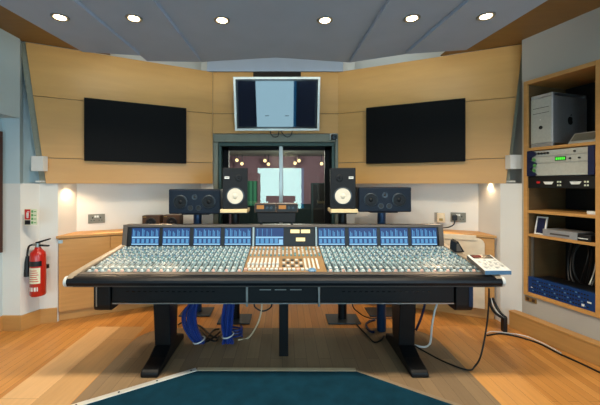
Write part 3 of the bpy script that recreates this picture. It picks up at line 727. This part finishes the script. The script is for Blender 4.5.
# cables hanging in the cabinet
for i in range(7):
    u = UI0+.24+i*.034; pts = [RK.p(u,.2+.02*(i%3),.927)]
    sgn = -1 if i < 3 else 1
    for k,z in enumerate((.87,.78,.68,.60,.556)): pts.append(RK.p(u+sgn*.05*math.sin(k*.8+.3*i)*(1-.1*k),.2+.03*math.sin(i+k),z))
    mb = MB(); mb.tube(pts,.008 if i != 5 else .005)
    tag(mb.build('cable','black' if i != 5 else 'white_p',smooth=True),'pale thin cable hanging in the bottom bay of the cabinet' if i == 5 else 'black cable in the tangle hanging in the bottom bay of the cabinet','cable','cables hanging in the cabinet')
# small brass plate below the cabinet
r = thing('wall_plate','small brass outlet plate under the left corner of the equipment cabinet','outlet',RK.p(.07,0,.29))
mb = MB(); rb(mb,.035,.145,-.008,-.0005,.30,.345); mb.build('plate','brass',r, bevel=.002)
for u in (.05,.105):
    mb = MB(); rb(mb,u,u+.028,-.0095,-.0078,.308,.337); mb.build('outlet_insert','brownbox',r)

# ------------------------------------------------------------------ mixing console
con = thing('mixing_console','long black analogue mixing console with lit blue meters across the room','mixing console',(0,2.9,.002))
XL, XR = -1.65, 1.64
YF, YB = 2.55, 3.25
ZF, ZB = .752, .838
SU = Vector((0,YB-YF,ZB-ZF)); SL = SU.length; SU.normalize(); SN = Vector((0,-SU.z,SU.y))     # along and out of the sloping surface
def sp(x, t, h=0): return Vector((x,YF,ZF))+SU*(t*SL)+SN*h
def sbox(mb,x0,x1,t0,t1,h0,h1): return mb.obox(sp(x0,t0,h0),(x1-x0,0,0),SU*((t1-t0)*SL),SN*(h1-h0))
# body under the surface
mb = MB(); mb.prism([(-1.365,2.60,.515),(-1.365,2.60,.69),(-1.365,3.30,.80),(-1.365,3.36,.80),(-1.365,3.36,.515)],(2.70,0,0)); body = mb.build('body','black_metal',con, bevel=.006)
mb = MB(); mb.box(-1.36,1.33,2.595,2.64,.506,.514); mb.build('bottom_edge_strip','steel',body)
for x0, x1 in ((-.36,.17),):
    mb = MB()
    for k in range(3): mb.box(-.20+k*.12,-.11+k*.12,2.595,2.60,.615,.620)
    mb.build('vent_slot','steel',body)
for i in range(2):
    mb = MB()
    for k in range(16): mb.box((-1.25 if i == 0 else .45)+k*.045,(-1.25 if i == 0 else .45)+k*.045+.022,2.5965,2.60,.600,.606)
    mb.build('vent_slots','black_gloss',body)
for px in (247,319):
    x = P(px,0,2.585).x; mb = MB(); mb.box(x-.008,x+.008,2.578,2.594,.49,.672); mb.box(x-.02,x+.02,2.575,2.594,.655,.675); mb.build('support_bracket','steel',con, bevel=.002)
# curved end plates below the surface
for x0, x1 in ((-1.50,-1.37),(1.34,1.475)):
    mb = MB(); pts = [(2.585,.70),(2.585,.50),(2.59,.468),(2.61,.452),(2.70,.452),(2.80,.48),(3.36,.51),(3.36,.80)]
    mb.prism([(x0,y,z) for y,z in pts],(x1-x0,0,0)); e_ = mb.build('end_plate','black_metal',con, bevel=.004)
    xs_, ws_ = (x0+.02,.008) if x0 < 0 else (x1-.034,.03)
    mb = MB(); mb.box(xs_,xs_+ws_,2.580,2.586,.49,.665); mb.build('edge_strip','steel' if x0 < 0 else 'bluetube',e_)
# armrest
mb = MB(); prof = [(2.478,.742),(2.464,.728),(2.460,.71),(2.468,.688),(2.495,.670),(2.545,.664),(2.60,.67),(2.60,.738),(2.545,.752),(2.50,.750)]
mb.prism([(XL+.012,y,z) for y,z in prof],(XR-XL-.024,0,0)); mb.build('armrest','navy_leather',con, bevel=.006, seg=3)
mb = MB(); mb.box(XL+.02,XR-.02,2.466,2.4705,.684,.688); mb.build('armrest_piping','bridge',con)
# sloping base plate and cheeks
mb = MB(); sbox(mb,XL+.03,XR-.03,0,1,-.05,-.004); mb.build('surface_tray','black_metal',con)
mb = MB(); sbox(mb,XL+.05,XR-.05,-.02,.055,-.003,.006); mb.build('front_rail','bridge',con, bevel=.002)
for x0,x1 in ((XL,XL+.055),(XR-.055,XR)):
    inw = .03 if x0 < 0 else -.03
    mb = MB(); pr = [(2.475,.675),(2.475,.745),(2.54,.765),(2.75,.792),(3.26,.852),(3.36,.852),(3.36,.70),(2.70,.675)]
    n_ = len(pr); vs = []
    for (y,z) in pr: vs.append((x0+inw*max(0,(y-2.6)/.7),y,z))
    for (y,z) in pr: vs.append((x1+inw*max(0,(y-2.6)/.7),y,z))
    mb.add(vs,[tuple(range(n_)),tuple(range(2*n_-1,n_-1,-1))]+[(i,(i+1)%n_,(i+1)%n_+n_,i+n_) for i in range(n_)])
    mb.build('end_cheek','cheek',con, bevel=.006)
    xc = x0-.008 if x0 < 0 else x1-.012
    mb = MB(); mb.cyl((xc,2.50,.712),(xc+.02,2.50,.712),.04,20); mb.build('end_cap','white_p',con, smooth=True)
# channel strips
PITCH = .0515; NCH = 24
knobs = MB(); btn = MB(); rows = [(.35,'w'),(.41,'t'),(.47,'w'),(.53,'t'),(.59,'b'),(.65,'w'),(.71,'t'),(.77,'w'),(.83,'b'),(.89,'t'),(.95,'w')]
kk = {'w':0,'t':1,'b':2,'k':3,'r':4}
def knob(mb, x, t, r, h, k, n=9):
    c_ = sp(x,t,.0); mb.mat(k); mb.lathe(c_,SN,[(r,0),(r*.92,h*.8),(r*.7,h)],n)
for side in (-1,1):
    for i in range(NCH):
        xs = side*(.335+PITCH*(i+.5)); hw = PITCH/2-.0038
        mb = MB(); sbox(mb,xs-hw,xs+hw,.06,.985,-.003,0); strip = mb.build('channel_strip','ch_panel',con)
        # fader with slot, colour-coded caps
        mb = MB(); sbox(mb,xs-.0025,xs+.0025,.12,.315,0,.0012); mb.build('fader_slot','black',strip)
        t = .13+.03*random.random()
        mb = MB(); sbox(mb,xs-.011,xs+.011,t,t+.035,.003,.018); mb.build('fader_cap','knob_w',strip, bevel=.002)
        mb = MB(); knob(mb,xs,.085,.013,.015,0,12); mb.build('rotary_knob','knob_w' if i % 2 else 'knob_r',strip,smooth=True)
        for j,(t,k) in enumerate(rows):
            c0 = kk[k] if (i//6+j) % 4 else 0
            knob(knobs,xs-.008,t,.0070,.011,c0)
            btn.mat(0 if (i+j) % 3 else 3); sbox(btn,xs+.008,xs+.016,t-.014,t-.003,0,.006)
            btn.mat(3 if (i+j) % 2 else 2); sbox(btn,xs+.008,xs+.016,t+.005,t+.016,0,.006)
        btn.mat(3); sbox(btn,xs-.021,xs-.013,.12,.32,0,.002)
o = knobs.build('channel_knobs',['knob_w','knob_t','knob_b','knob_k','knob_r'],con,smooth=True); o['kind'] = 'stuff'
o = btn.build('channel_buttons',['knob_w','knob_t','knob_b','knob_k','knob_r'],con); o['kind'] = 'stuff'
# centre section
mb = MB(); sbox(mb,-.332,.332,.06,.985,-.003,0); ctr = mb.build('centre_section','ctr_panel',con)
for k in range(8):
    x = -.30+k*.034
    mb = MB(); sbox(mb,x-.009,x+.009,.20,.52,0,.003); f_ = mb.build('fader_strip','knob_w',ctr)
    mb = MB(); sbox(mb,x-.011,x+.011,.26,.30,.004,.02); mb.build('fader_cap','knob_w',ctr, bevel=.002)
for k in range(4):
    x = .17+k*.034
    mb = MB(); sbox(mb,x-.008,x+.008,.16,.50,0,.003); mb.build('fader_strip','knob_w',ctr)
cb = MB()
for j in range(5):
    for i in range(18):
        x = -.31+i*.0365; t = .60+j*.078
        if j in (0,2) or i < 7 or (i+j) % 2: knob(cb,x,t,.009,.014,0 if (i*3+j) % 3 else 1,9)
        else: cb.mat(0 if (i+j) % 3 else 1); sbox(cb,x-.01,x+.01,t-.012,t+.012,0,.008)
for j in range(3):
    for i in range(5):
        cb.mat(0 if (i+j) % 2 else 3); x = -.01+i*.036; t = .24+j*.10; sbox(cb,x-.012,x+.012,t-.02,t+.02,0,.008)
for i in range(15):
    cb.mat(0 if i % 4 else 4); x = -.315+i*.035; sbox(cb,x-.012,x+.012,.10,.15,0,.012)
o = cb.build('centre_controls',['knob_w','knob_t','knob_b','knob_k','knob_r'],con); o['kind'] = 'stuff'
mb = MB(); mb.lathe(sp(.215,.11),SN,[(.035,0),(.035,.006),(.026,.012),(.012,.02)],20); mb.build('jog_wheel','knob_b',ctr,smooth=True)
# meter bridge
BY0, BZ0, BY1, BZ1 = 3.255, .842, 3.285, 1.042
bx0, bx1 = P(123,0,3.27).x, P(443,0,3.27).x
BUv = Vector((0,BY1-BY0,BZ1-BZ0)); BL = BUv.length; BUv.normalize(); BN = Vector((0,-BUv.z,BUv.y))
mb = MB(); mb.prism([(bx0,BY0,BZ0-.02),(bx0,BY1,BZ1-.001),(bx0,3.40,BZ1-.001),(bx0,3.40,.80),(bx0,BY0,.80)],(bx1-bx0,0,0)); br = mb.build('meter_bridge','black',con, bevel=.004)
def bbox(mb,x0,x1,a0,a1,h0,h1):
    o_ = Vector((x0,BY0,BZ0))+BUv*a0+BN*h0; return mb.obox(o_,(x1-x0,0,0),BUv*(a1-a0),BN*(h1-h0))
mb = MB(); bbox(mb,bx0,bx1,BL-.022,BL+.003,0,.012); mb.build('top_rail','bridge',br, bevel=.003)
for x0,x1 in ((bx0,bx0+.045),(bx1-.045,bx1)):
    mb = MB(); bbox(mb,x0,x1,-.01,BL-.022,0,.014); mb.build('bridge_cheek','bridge',br, bevel=.003)
for px in (253.3,316.3):
    x = P(px,0,3.25).x; mb = MB(); bbox(mb,x-.008,x+.008,-.005,BL-.022,0,.012); mb.build('divider','steel',br)
def bay(px0, px1, kind):
    x0, x1 = P(px0,0,3.262).x, P(px1,0,3.262).x; w = x1-x0
    mb = MB(); bbox(mb,x0,x1,.006,BL-.03,.0005,.004); d = mb.build('meter_display','lcd_dark',con)
    def bar(*a):
        mb = MB(); bbox(mb,*a,.0042,.005); mb.build('level_bar','lcd_bar',d)
    if kind == 0:
        for k in range(6):
            xc = x0+w*(k+.5)/6; top_ = .125+.03*random.random()
            bar(xc-.011,xc-.003,.092,top_+.012); bar(xc+.003,xc+.010,.092,top_); bar(xc-.013,xc+.013,.026,.066)
    else:
        for k in range(4): bar(x0+w*(k+.4)/6,x0+w*(k+.5)/6,.092,.165)
        for k in range(5): bar(x0+w*(k+.1)/6,x0+w*(k+.8)/6,.024,.07)
    mb = MB(); bbox(mb,x0+.004,x1-.004,.074,.088,.0042,.0052); bbox(mb,x0+.004,x1-.004,.008,.020,.0042,.0052)
    if kind: bbox(mb,x1-.045,x1-.006,.02,.06,.0052,.006)
    mb.build('pale_band','lcd_pale',d)
for a,b in ((131.5,159),(162.5,189.5),(193.5,220.5),(224.5,251)): bay(a,b,0)
bay(255.5,283.5,1)
for a,b in ((318.5,345),(349,377),(380.5,408),(411.5,437)): bay(a,b,0)
for a,b,y0,y1 in ((290.5,299.5,229.5,233),(301,310,229.5,233),(296,305,237.5,241)):
    p0, p1 = P(a,y1,3.27), P(b,y0,3.27)
    mb = MB(); bbox(mb,p0.x,p1.x,p0.z-BZ0,p1.z-BZ0,.0005,.005); mb.build('lit_dial','yellow',br)
# legs
def leg(xc, s):
    x0, x1 = xc-.067, xc+.067
    mb = MB(); mb.prism([(x0,2.74,.10),(x0,2.70,.516),(x0,2.93,.516),(x0,2.90,.10)],(x1-x0,0,0)); o = mb.build('leg','black_metal',con, bevel=.008)
    mb = MB()
    mb.prism([(x0,2.46,.0022),(x0,2.46,.035),(x0,2.485,.052),(x0,2.62,.075),(x0,2.73,.115),(x0,2.92,.115),(x0,3.10,.05),(x0,3.10,.0022)],(x1-x0,0,0)); mb.build('foot','black_metal',o, bevel=.012, seg=3)
leg(-1.015,1); leg(1.01,-1)
mb = MB(); mb.box(-.05,.028,2.77,2.84,.0022,.516); mb.build('leg','black_metal',con, bevel=.004)
for px in (388,):
    x = P(px,0,3.14).x+.0
mb = MB(); mb.cyl((.955,3.27,.0022),(.955,3.27,.516),.045,18); mb.build('rear_post','bluetube',con,smooth=True)

# remote keypad on the console's end
kz = .763
r = thing('remote_control','white desktop remote with dark red display on the console end','remote control',(1.63,2.7,kz))
A = Vector((1.515,2.50,kz)); du = Vector((.20,.0,0)); dv = Vector((.03,.30,.052))
mb = MB(); mb.prism([A,A+dv,A+dv+Vector((0,0,.036)),A+Vector((0,0,.034))],du); mb.build('case','white_p',r, bevel=.005)
mb = MB(); mb.prism([A+Vector((.002,-.004,.001)),A+Vector((.198,-.004,.001)),A+Vector((.198,-.004,.030)),A+Vector((.002,-.004,.030))],(0,.006,0)); mb.build('front_edge','knob_b',r)
mb = MB(); mb.prism([A+Vector((-.003,.002,.001)),A+dv+Vector((-.003,-.002,.001)),A+dv+Vector((-.003,-.002,.03)),A+Vector((-.003,.002,.028))],(.004,0,0)); mb.build('side_shade','bridge',r)  # thin dark sheet stands in for the shadow on the left side
mb = MB()
n_ = Vector((0,-.02,1)).normalized()
def kp(a,b,h=0): return A+du*a+dv*b+Vector((0,0,.034+.002*b+h))
mb.prism([kp(.08,.72,.0006),kp(.92,.72,.0006),kp(.92,.96,.0006),kp(.08,.96,.0006)],(0,0,.002)); d_ = mb.build('display','black_gloss',r)
mb = MB(); mb.prism([kp(.12,.78,.003),kp(.48,.78,.003),kp(.48,.92,.003),kp(.12,.92,.003)],(0,0,.0006)); mb.build('lit_digits','red_led',d_)
for j in range(5):
    for i in range(6):
        a,b = .10+i*.14, .10+j*.115
        mb = MB(); mb.prism([kp(a,b,.0006),kp(a+.09,b,.0006),kp(a+.09,b+.065,.0006),kp(a,b+.065,.0006)],(0,0,.005)); mb.build('key','white_p' if (i+j) % 3 else 'alu',r)

a = P(454,253.5,3.0); z0 = .829
r = thing('document_wedge','small grey tilted wedge on the console edge behind the white remote','wedge',(1.585,3.0,z0))
mb = MB(); mb.prism([(1.545,3.0,z0),(1.635,3.0,z0),(1.575,3.0,z0+.10),(1.553,3.0,z0+.085)],(0,.10,.012)); mb.build('body','speaker',r, bevel=.004)
mb = MB(); mb.prism([(1.56,2.997,z0+.01),(1.61,2.997,z0+.01),(1.574,2.997,z0+.08),(1.56,2.997,z0+.07)],(0,.003,0)); mb.build('face','bridge',r)

# preamp pair on a low riser on the bridge
r = thing('riser_stand','grey metal riser with small feet on the middle of the meter bridge','riser',(-.1,3.34,1.0425))
x0, x1 = P(257,0,3.30).x, P(296,0,3.30).x
mb = MB(); mb.prism([(x0+.01,3.295,1.066),(x1-.01,3.295,1.066),(x1-.002,3.305,1.166),(x0+.002,3.305,1.166)],(0,.085,0)); mb.build('riser_body','speaker',r, bevel=.004)
for xx in (x0+.04,x1-.04):
    for yy in (3.315,3.365):
        mb = MB(); mb.cyl((xx,yy,1.0425),(xx,yy,1.0665),.014,12); mb.build('foot','black',r)
for i,(a,b) in enumerate(((254.5,276),(276.5,298))):
    x0, x1 = P(a,0,3.295).x, P(b,0,3.295).x
    r = thing('preamplifier','small black preamplifier with amber display, %s of the pair on the riser' % ('left one','right one')[i],'preamplifier',((x0+x1)/2,3.34,1.1665),'preamplifiers on the riser')
    mb = MB(); mb.box(x0,x1,3.295,3.40,1.1668,1.255); mb.build('case','brownbox',r, bevel=.003)
    mb = MB(); mb.box(x0+.008,x1-.008,3.291,3.295,1.175,1.247); mb.build('face_plate','black',r)
    mb = MB(); mb.box(x0+.022,x0+.095,3.289,3.291,1.20,1.238); mb.build('amber_display','amber',r)
    for k in range(2):
        mb = MB(); mb.cyl((x0+.125+k*.04,3.291,1.212),(x0+.125+k*.04,3.278,1.212),.013,14); mb.build('knob','ring',r)

# ------------------------------------------------------------------ loudspeakers
def driver(mb_par, name, c, r, cone, ring, root):
    mb = MB(); mb.lathe(c,(0,-1,0),[(r*1.16,0),(r*1.16,.006),(r*1.02,.009),(r,.003)],32); o = mb.build(name,ring,root,smooth=True)
    mb = MB(); mb.lathe(Vector(c)+Vector((0,-.0005,0)),(0,-1,0),[(r*.99,.001),(r*.97,.006),(r*.86,.007),(r*.34,-.0005+.004),(r*.32,.006),(r*.2,.011),(0,.013)],32); mb.build('cone',cone,o,smooth=True)
    return o
def nearfield(px, label, mirror):
    Y0 = 3.45; xc = P(px,0,Y0).x; z0 = P(0,209,Y0).z; w, h, dep = .262, .43, .22
    r = thing('studio_monitor', label, 'loudspeaker', (xc,Y0+.1,z0), 'white-coned nearfield monitors')
    mb = MB(); mb.box(xc-w/2,xc+w/2,Y0,Y0+dep,z0,z0+h); mb.build('cabinet','speaker',r, bevel=.006)
    driver(r,'woofer',(xc,Y0,z0+.135),.083,'cone_w','ring',r)
    s = 1 if not mirror else -1
    driver(r,'tweeter',(xc+s*.036,Y0,z0+.325),.03,'cone_d','black',r)
    mb = MB(); mb.box(xc-s*.085-.024,xc-s*.085+.024,Y0-.003,Y0,z0+.315,z0+.34); b_ = mb.build('badge','white_p',r)
    mb = MB(); mb.box(xc-s*.085-.017,xc-s*.085+.017,Y0-.004,Y0-.003,z0+.325,z0+.330); mb.build('badge_print','ring',b_)
    for i,(dx,dz) in enumerate(((-.11,.41),(.11,.41),(-.11,.02),(.11,.02))):
        mb = MB(); mb.cyl((xc+dx,Y0,z0+dz),(xc+dx,Y0-.003,z0+dz),.005,8); mb.build('screw','black',r)
    r.rotation_euler = (0,0,(-1 if px > 285 else 1)*math.radians(7))
    return xc, Y0, z0
def stand(xc, Y, zt, label, pad, tw, td, base=.17):
    m = 'black_metal' if pad else 'bluetube'
    r = thing('speaker_stand', label, 'speaker stand', (xc,Y,.0025), 'floor stands behind the console')
    mb = MB(); mb.box(xc-base,xc+base,Y-base*.9,Y+base*.6,.0025,.014); mb.build('base_plate','ring',r, bevel=.003)
    mb = MB(); mb.cyl((xc,Y,.014),(xc,Y,zt-.012-pad),.046,20); mb.build('pole',m,r,smooth=True)
    mb = MB(); mb.box(xc-tw/2,xc+tw/2,Y-td/2,Y+td/2,zt-.012-pad,zt-pad); mb.build('top_plate','black_metal',r)
    if pad:
        mb = MB(); mb.box(xc-tw/2-.005,xc+tw/2+.005,Y-td/2-.02,Y+td/2+.02,zt-pad,zt-.0005); mb.build('foam_pad','pad',r, bevel=.004)
for px, mir, l1, l2 in ((234,False,'upright black monitor with white cone left of the studio window','floor stand with beige pad under the left white-coned monitor'),
                        (344,True,'upright black monitor with white cone right of the studio window','floor stand with beige pad under the right white-coned monitor')):
    xc, Y0, z0 = nearfield(px,l1,mir)
    stand(xc,Y0+.10,z0,l2,.038,.27,.22)
def wide(px0, px1, py1, label, slabel):
    Y0 = 3.62; x0, x1 = P(px0,0,Y0).x, P(px1,0,Y0).x; xc = (x0+x1)/2; z0 = P(0,py1,Y0).z; w = x1-x0; h = .272
    r = thing('studio_monitor', label, 'loudspeaker', (xc,Y0+.12,z0), 'wide twin-woofer monitors')
    mb = MB(); mb.box(x0,x1,Y0,Y0+.26,z0,z0+h); mb.build('cabinet','speaker_b',r, bevel=.012)
    for dx in (-.155,.155): driver(r,'woofer',(xc+dx,Y0,z0+.133),.066,'cone_d','ring',r)
    mb = MB(); mb.lathe((xc,Y0,z0+.185),(0,-1,0),[(.03,0),(.03,.004),(.02,.004),(.012,.001)],20); mb.build('tweeter','ring',r,smooth=True)
    mb = MB(); mb.lathe((xc,Y0-.003,z0+.185),(0,-1,0),[(.012,0),(.006,.005)],12); mb.build('dome','black',r)
    for dx in (-.045,.045):
        mb = MB(); mb.lathe((xc+dx,Y0,z0+.066),(0,-1,0),[(.031,0),(.031,.004),(.027,.004),(.024,-.001)],20); o = mb.build('port','ring',r,smooth=True)
        mb = MB(); mb.cyl((xc+dx,Y0-.001,z0+.066),(xc+dx,Y0-.0025,z0+.066),.025,20); mb.build('port_hole','black',o)
    stand(xc,Y0+.13,z0,slabel,0,.3,.2)
wide(168.5,220.5,214,'wide blue-black twin-woofer monitor on the left of the console','plain floor stand under the left wide twin-woofer monitor')
wide(358.5,411.5,212,'wide blue-black twin-woofer monitor on the right of the console','plain floor stand under the right wide twin-woofer monitor')
# little wooden speakers on the left cabinet
for i,(a,b) in enumerate(((142.5,160),(161.5,179))):
    Y0 = 4.0; x0, x1 = P(a,0,Y0).x, P(b,0,Y0).x; Y0 = 3.99+.06*i
    r = thing('cube_speaker','little brown wooden speaker on the left cabinet, %s' % ('nearer the wall socket','nearer the wide monitor')[i],'loudspeaker',((x0+x1)/2,Y0+.08,.9055),'little wooden speakers')
    mb = MB(); mb.box(x0,x1,Y0,Y0+.12,.9055,1.068); mb.build('cabinet','brownbox',r, bevel=.004)
    driver(r,'cone_driver',((x0+x1)/2,Y0,.98),.055,'cone_d','black',r)
    mb = MB(); mb.box(x0+.01,x0+.05,Y0-.002,Y0,1.045,1.055); mb.build('badge','brass',r)

# ------------------------------------------------------------------ carpet with edge strips
car = thing('carpet','dark teal carpet with pale edging in front of the console','carpet',(0,1.5,.003))
K = [(-.68,2.545),(.546,2.54),(1.6,1.80),(1.6,-1.5),(-1.9,-1.5),(-1.9,1.785)]
mb = MB(); mb.prism([(x,y,.0025) for x,y in K],(0,0,.006)); mb.build('pile','teal',car)
def estrip(a, b, w, m, name='edge_strip'):
    f = Frame(a,b,(0,1)); mb = MB(); f.box(mb,-.005,f.L+.005,0,w,.0025,.0115); return mb.build(name,m,car, bevel=.002), f
o, f = estrip(K[5],K[0],.045,'strip_white')
for k in range(6):
    mb = MB(); c_ = f.p(.15+k*.25,.022,.0115); mb.cyl(c_,c_+Vector((0,0,.0025)),.007,10); mb.build('screw','black',o)
estrip(K[0],K[1],.045,'strip_cream'); estrip(K[1],K[2],.03,'strip_tan')

# ------------------------------------------------------------------ cables
def cable(name, pts, r, m, label, grp=None, cat='cable', steps=10):
    mb = MB(); mb.tube(pts, r, 8, steps); return tag(mb.build(name,m,smooth=True), label, cat, grp)
def bundle(Y, pts, label, tie, spread, n=12):
    r = thing('cable_bundle', label, 'cable bundle', P(pts[-1][0],pts[-1][1],Y), 'blue cable bundles under the console')
    for k in range(n):
        a = 2*math.pi*k/n; rr = .35+.65*((k*7) % 5)/4
        q_ = []
        for j,(x,y,w) in enumerate(pts):
            v = P(x,y,Y); v += Vector((math.cos(a)*w*rr*Y/F, math.sin(a)*spread*rr, .006*math.sin(k+j))); v.z = max(v.z,.018); q_.append(v)
        mb = MB(); mb.tube(q_,.0105,7,6); mb.build('cable','bluecable',r,smooth=True)
    c_ = P(tie[0],tie[1],Y)
    mb = MB(); rr = tie[2]*Y/F
    mb.tube([c_+Vector((math.cos(t)*rr,math.sin(t)*(spread+.03),.012*math.cos(t))) for t in [2*math.pi*k/12 for k in range(13)]],.006,6,4); mb.build('tie','white_p',r,smooth=True)
bundle(2.95,[(196,290.5,4),(195,303,5),(191,312,8),(191,324,8),(196,336,6),(201,343,5)],'tied blue cable bundle nearer the left console leg',(199,340,5.5),.035)
bundle(2.95,[(230,290.5,5),(230,303,6),(229,312,6.5),(228,324,6.5),(228,335,4.5),(229,343,7)],'tied blue cable bundle nearer the middle console post',(228,335,5.5),.03)
r = thing('cable_coil','blue cable coiled on the floor beside the middle console post','cable',FP(234,338))
mb = MB(); c_ = FP(233,338); pts = []
for k in range(40): 
    a = k*.5; pts.append(c_+Vector((.085*math.cos(a),.06*math.sin(a),.015+.0022*k)))
mb.tube(pts,.009,6,3); mb.build('coil','bluecable',r,smooth=True)
tang = [[(178,325),(185,322),(200,326),(212,336),(219,338)],[(204,343),(210,334),(214,330),(219,329)],[(200,330),(210,339),(216,341),(219,336)],[(192,338),(196,342),(208,341),(220,332)]]
r = thing('cable_tangle','tangle of black cables on the floor between the two blue bundles','cables',FP(208,338))
for i,t in enumerate(tang):
    mb = MB(); mb.tube([FP(x,y,.014+.012*(k % 2)+.004*i) for k,(x,y) in enumerate(t)],.009,8,10); mb.build('cable','black',r,smooth=True)
cable('cable',[P(262,CY+(H-.502)*F/2.95,2.95),P(262,303,2.95),P(260.5,315,2.95),P(256,327,2.96),FP(248,338,.008),FP(238,340,.008)],.007,'cream_p','cream cable dropping to the floor right of the blue bundles')
cable('cable',[P(254,CY+(H-.502)*F/2.95,2.95),P(254,303,2.95),P(256,308,2.95),P(263,311,2.95),P(270,308,2.95),P(272,303,2.95),P(272,CY+(H-.502)*F/2.95,2.95)],.007,'black','short dark loop hanging under the console near its middle post')
cable('cable',[P(437.5,CY+(H-.472)*F/2.95,2.95),P(437,303,2.95),P(434.5,312,2.95),P(432,326,2.94),FP(430,343,.012),FP(424,347,.012),FP(414,345,.012)],.009,'white_p','thick white cable dropping beside the right console leg')
cable('cable',[P(426,CY+(H-.502)*F/3.0,3.0),P(425,303,3.0),P(421,318,3.02),P(416,330,3.05)],.011,'darkblue','dark blue cable slanting behind the right console leg')
cable('cable',[P(489,288.5,2.57),P(488.7,304,2.60),P(486.5,327,2.61),P(481,355,2.60),FP(475,366,.007),FP(468,370,.007),FP(445,362,.007),FP(422,350,.007),FP(414,345,.03)],.0065,'black','long black cable looping from the console end to the right leg')
cable('cable',[FP(356,323,.01),FP(360,328,.01),FP(366,334,.01),FP(374,342,.01),FP(381,340,.01),FP(384,336,.01)],.007,'black','black cable curling on the floor behind the right console leg')
cable('cable',[FP(374.5,332,.012),FP(370,331,.012),FP(366,325,.012),FP(370,321,.012),FP(375,320,.012)],.012,'darkblue','dark blue cable loop on the floor behind the right console leg')
cable('cable',[P(351,CY+(H-.502)*F/3.3,3.3),P(352,303,3.3),P(358,312,3.4),P(370,318,3.5),FP(392,318,.01)],.006,'black','thin dark cable falling to the floor behind the console, right of centre')
cable('cable',[FP(486,333.5,.008),FP(492,331.5,.008),FP(507,333,.008),FP(525,336,.008),FP(540,342,.008),FP(552,348,.008),FP(561,353,.008)],.005,'white_p','pale cable along the floor towards the right skirting')
cable('cable',[FP(487,335.5,.007),FP(500,333.7,.007),FP(517,336.5,.007),FP(538,343,.007),FP(560,354,.007),FP(580,363,.007),FP(600,372.5,.007),FP(625,384,.007)],.0075,'black','black cable running along the floor beside the right skirting')
r = thing('cable_bundle','thick black cable bundle coming down by the right pillar','cable bundle',FP(504,320))
for k in range(3):
    mb = MB(); d_ = (k-1)*2.6
    mb.tube([P(491+d_*.6,298,3.33),P(493.5+d_,306,3.32),P(498+d_,313,3.27),P(504.5+d_*.7,318,3.24)],.013 if k != 1 else .004,8,8); mb.build('cable','black' if k != 1 else 'white_p',r,smooth=True)
mb = MB(); p = P(504.5,318,3.24); mb.box(p.x-.02,p.x+.018,p.y-.02,p.y+.03,.0015,p.z+.008); mb.build('plug_block','black',r, bevel=.005)

# ------------------------------------------------------------------ light and colour
al = bpy.data.lights.new('cove_fill','AREA'); al.shape = 'RECTANGLE'; al.size = 3.6; al.size_y = .2; al.energy = 14; al.color = (.95,1,.93)  # added area light without a fixture, brightens the strip above the ceiling panels
ao = bpy.data.objects.new('cove_fill',al); C.objects.link(ao); ao.location = (-.1,2.7,2.74); ao.rotation_euler = (math.radians(135),0,0)
w = bpy.data.worlds.new('world'); S.world = w; w.use_nodes = True
w.node_tree.nodes['Background'].inputs[0].default_value = (.6,.75,1,1); w.node_tree.nodes['Background'].inputs[1].default_value = .3
S.view_settings.view_transform = 'Standard'; S.view_settings.look = 'None'; S.view_settings.gamma = 1
S.view_settings.exposure = 0.40; S.view_settings.use_curve_mapping = False
S.cycles.use_denoising = True; S.cycles.max_bounces = 10; S.cycles.diffuse_bounces = 5; S.cycles.sample_clamp_indirect = 6
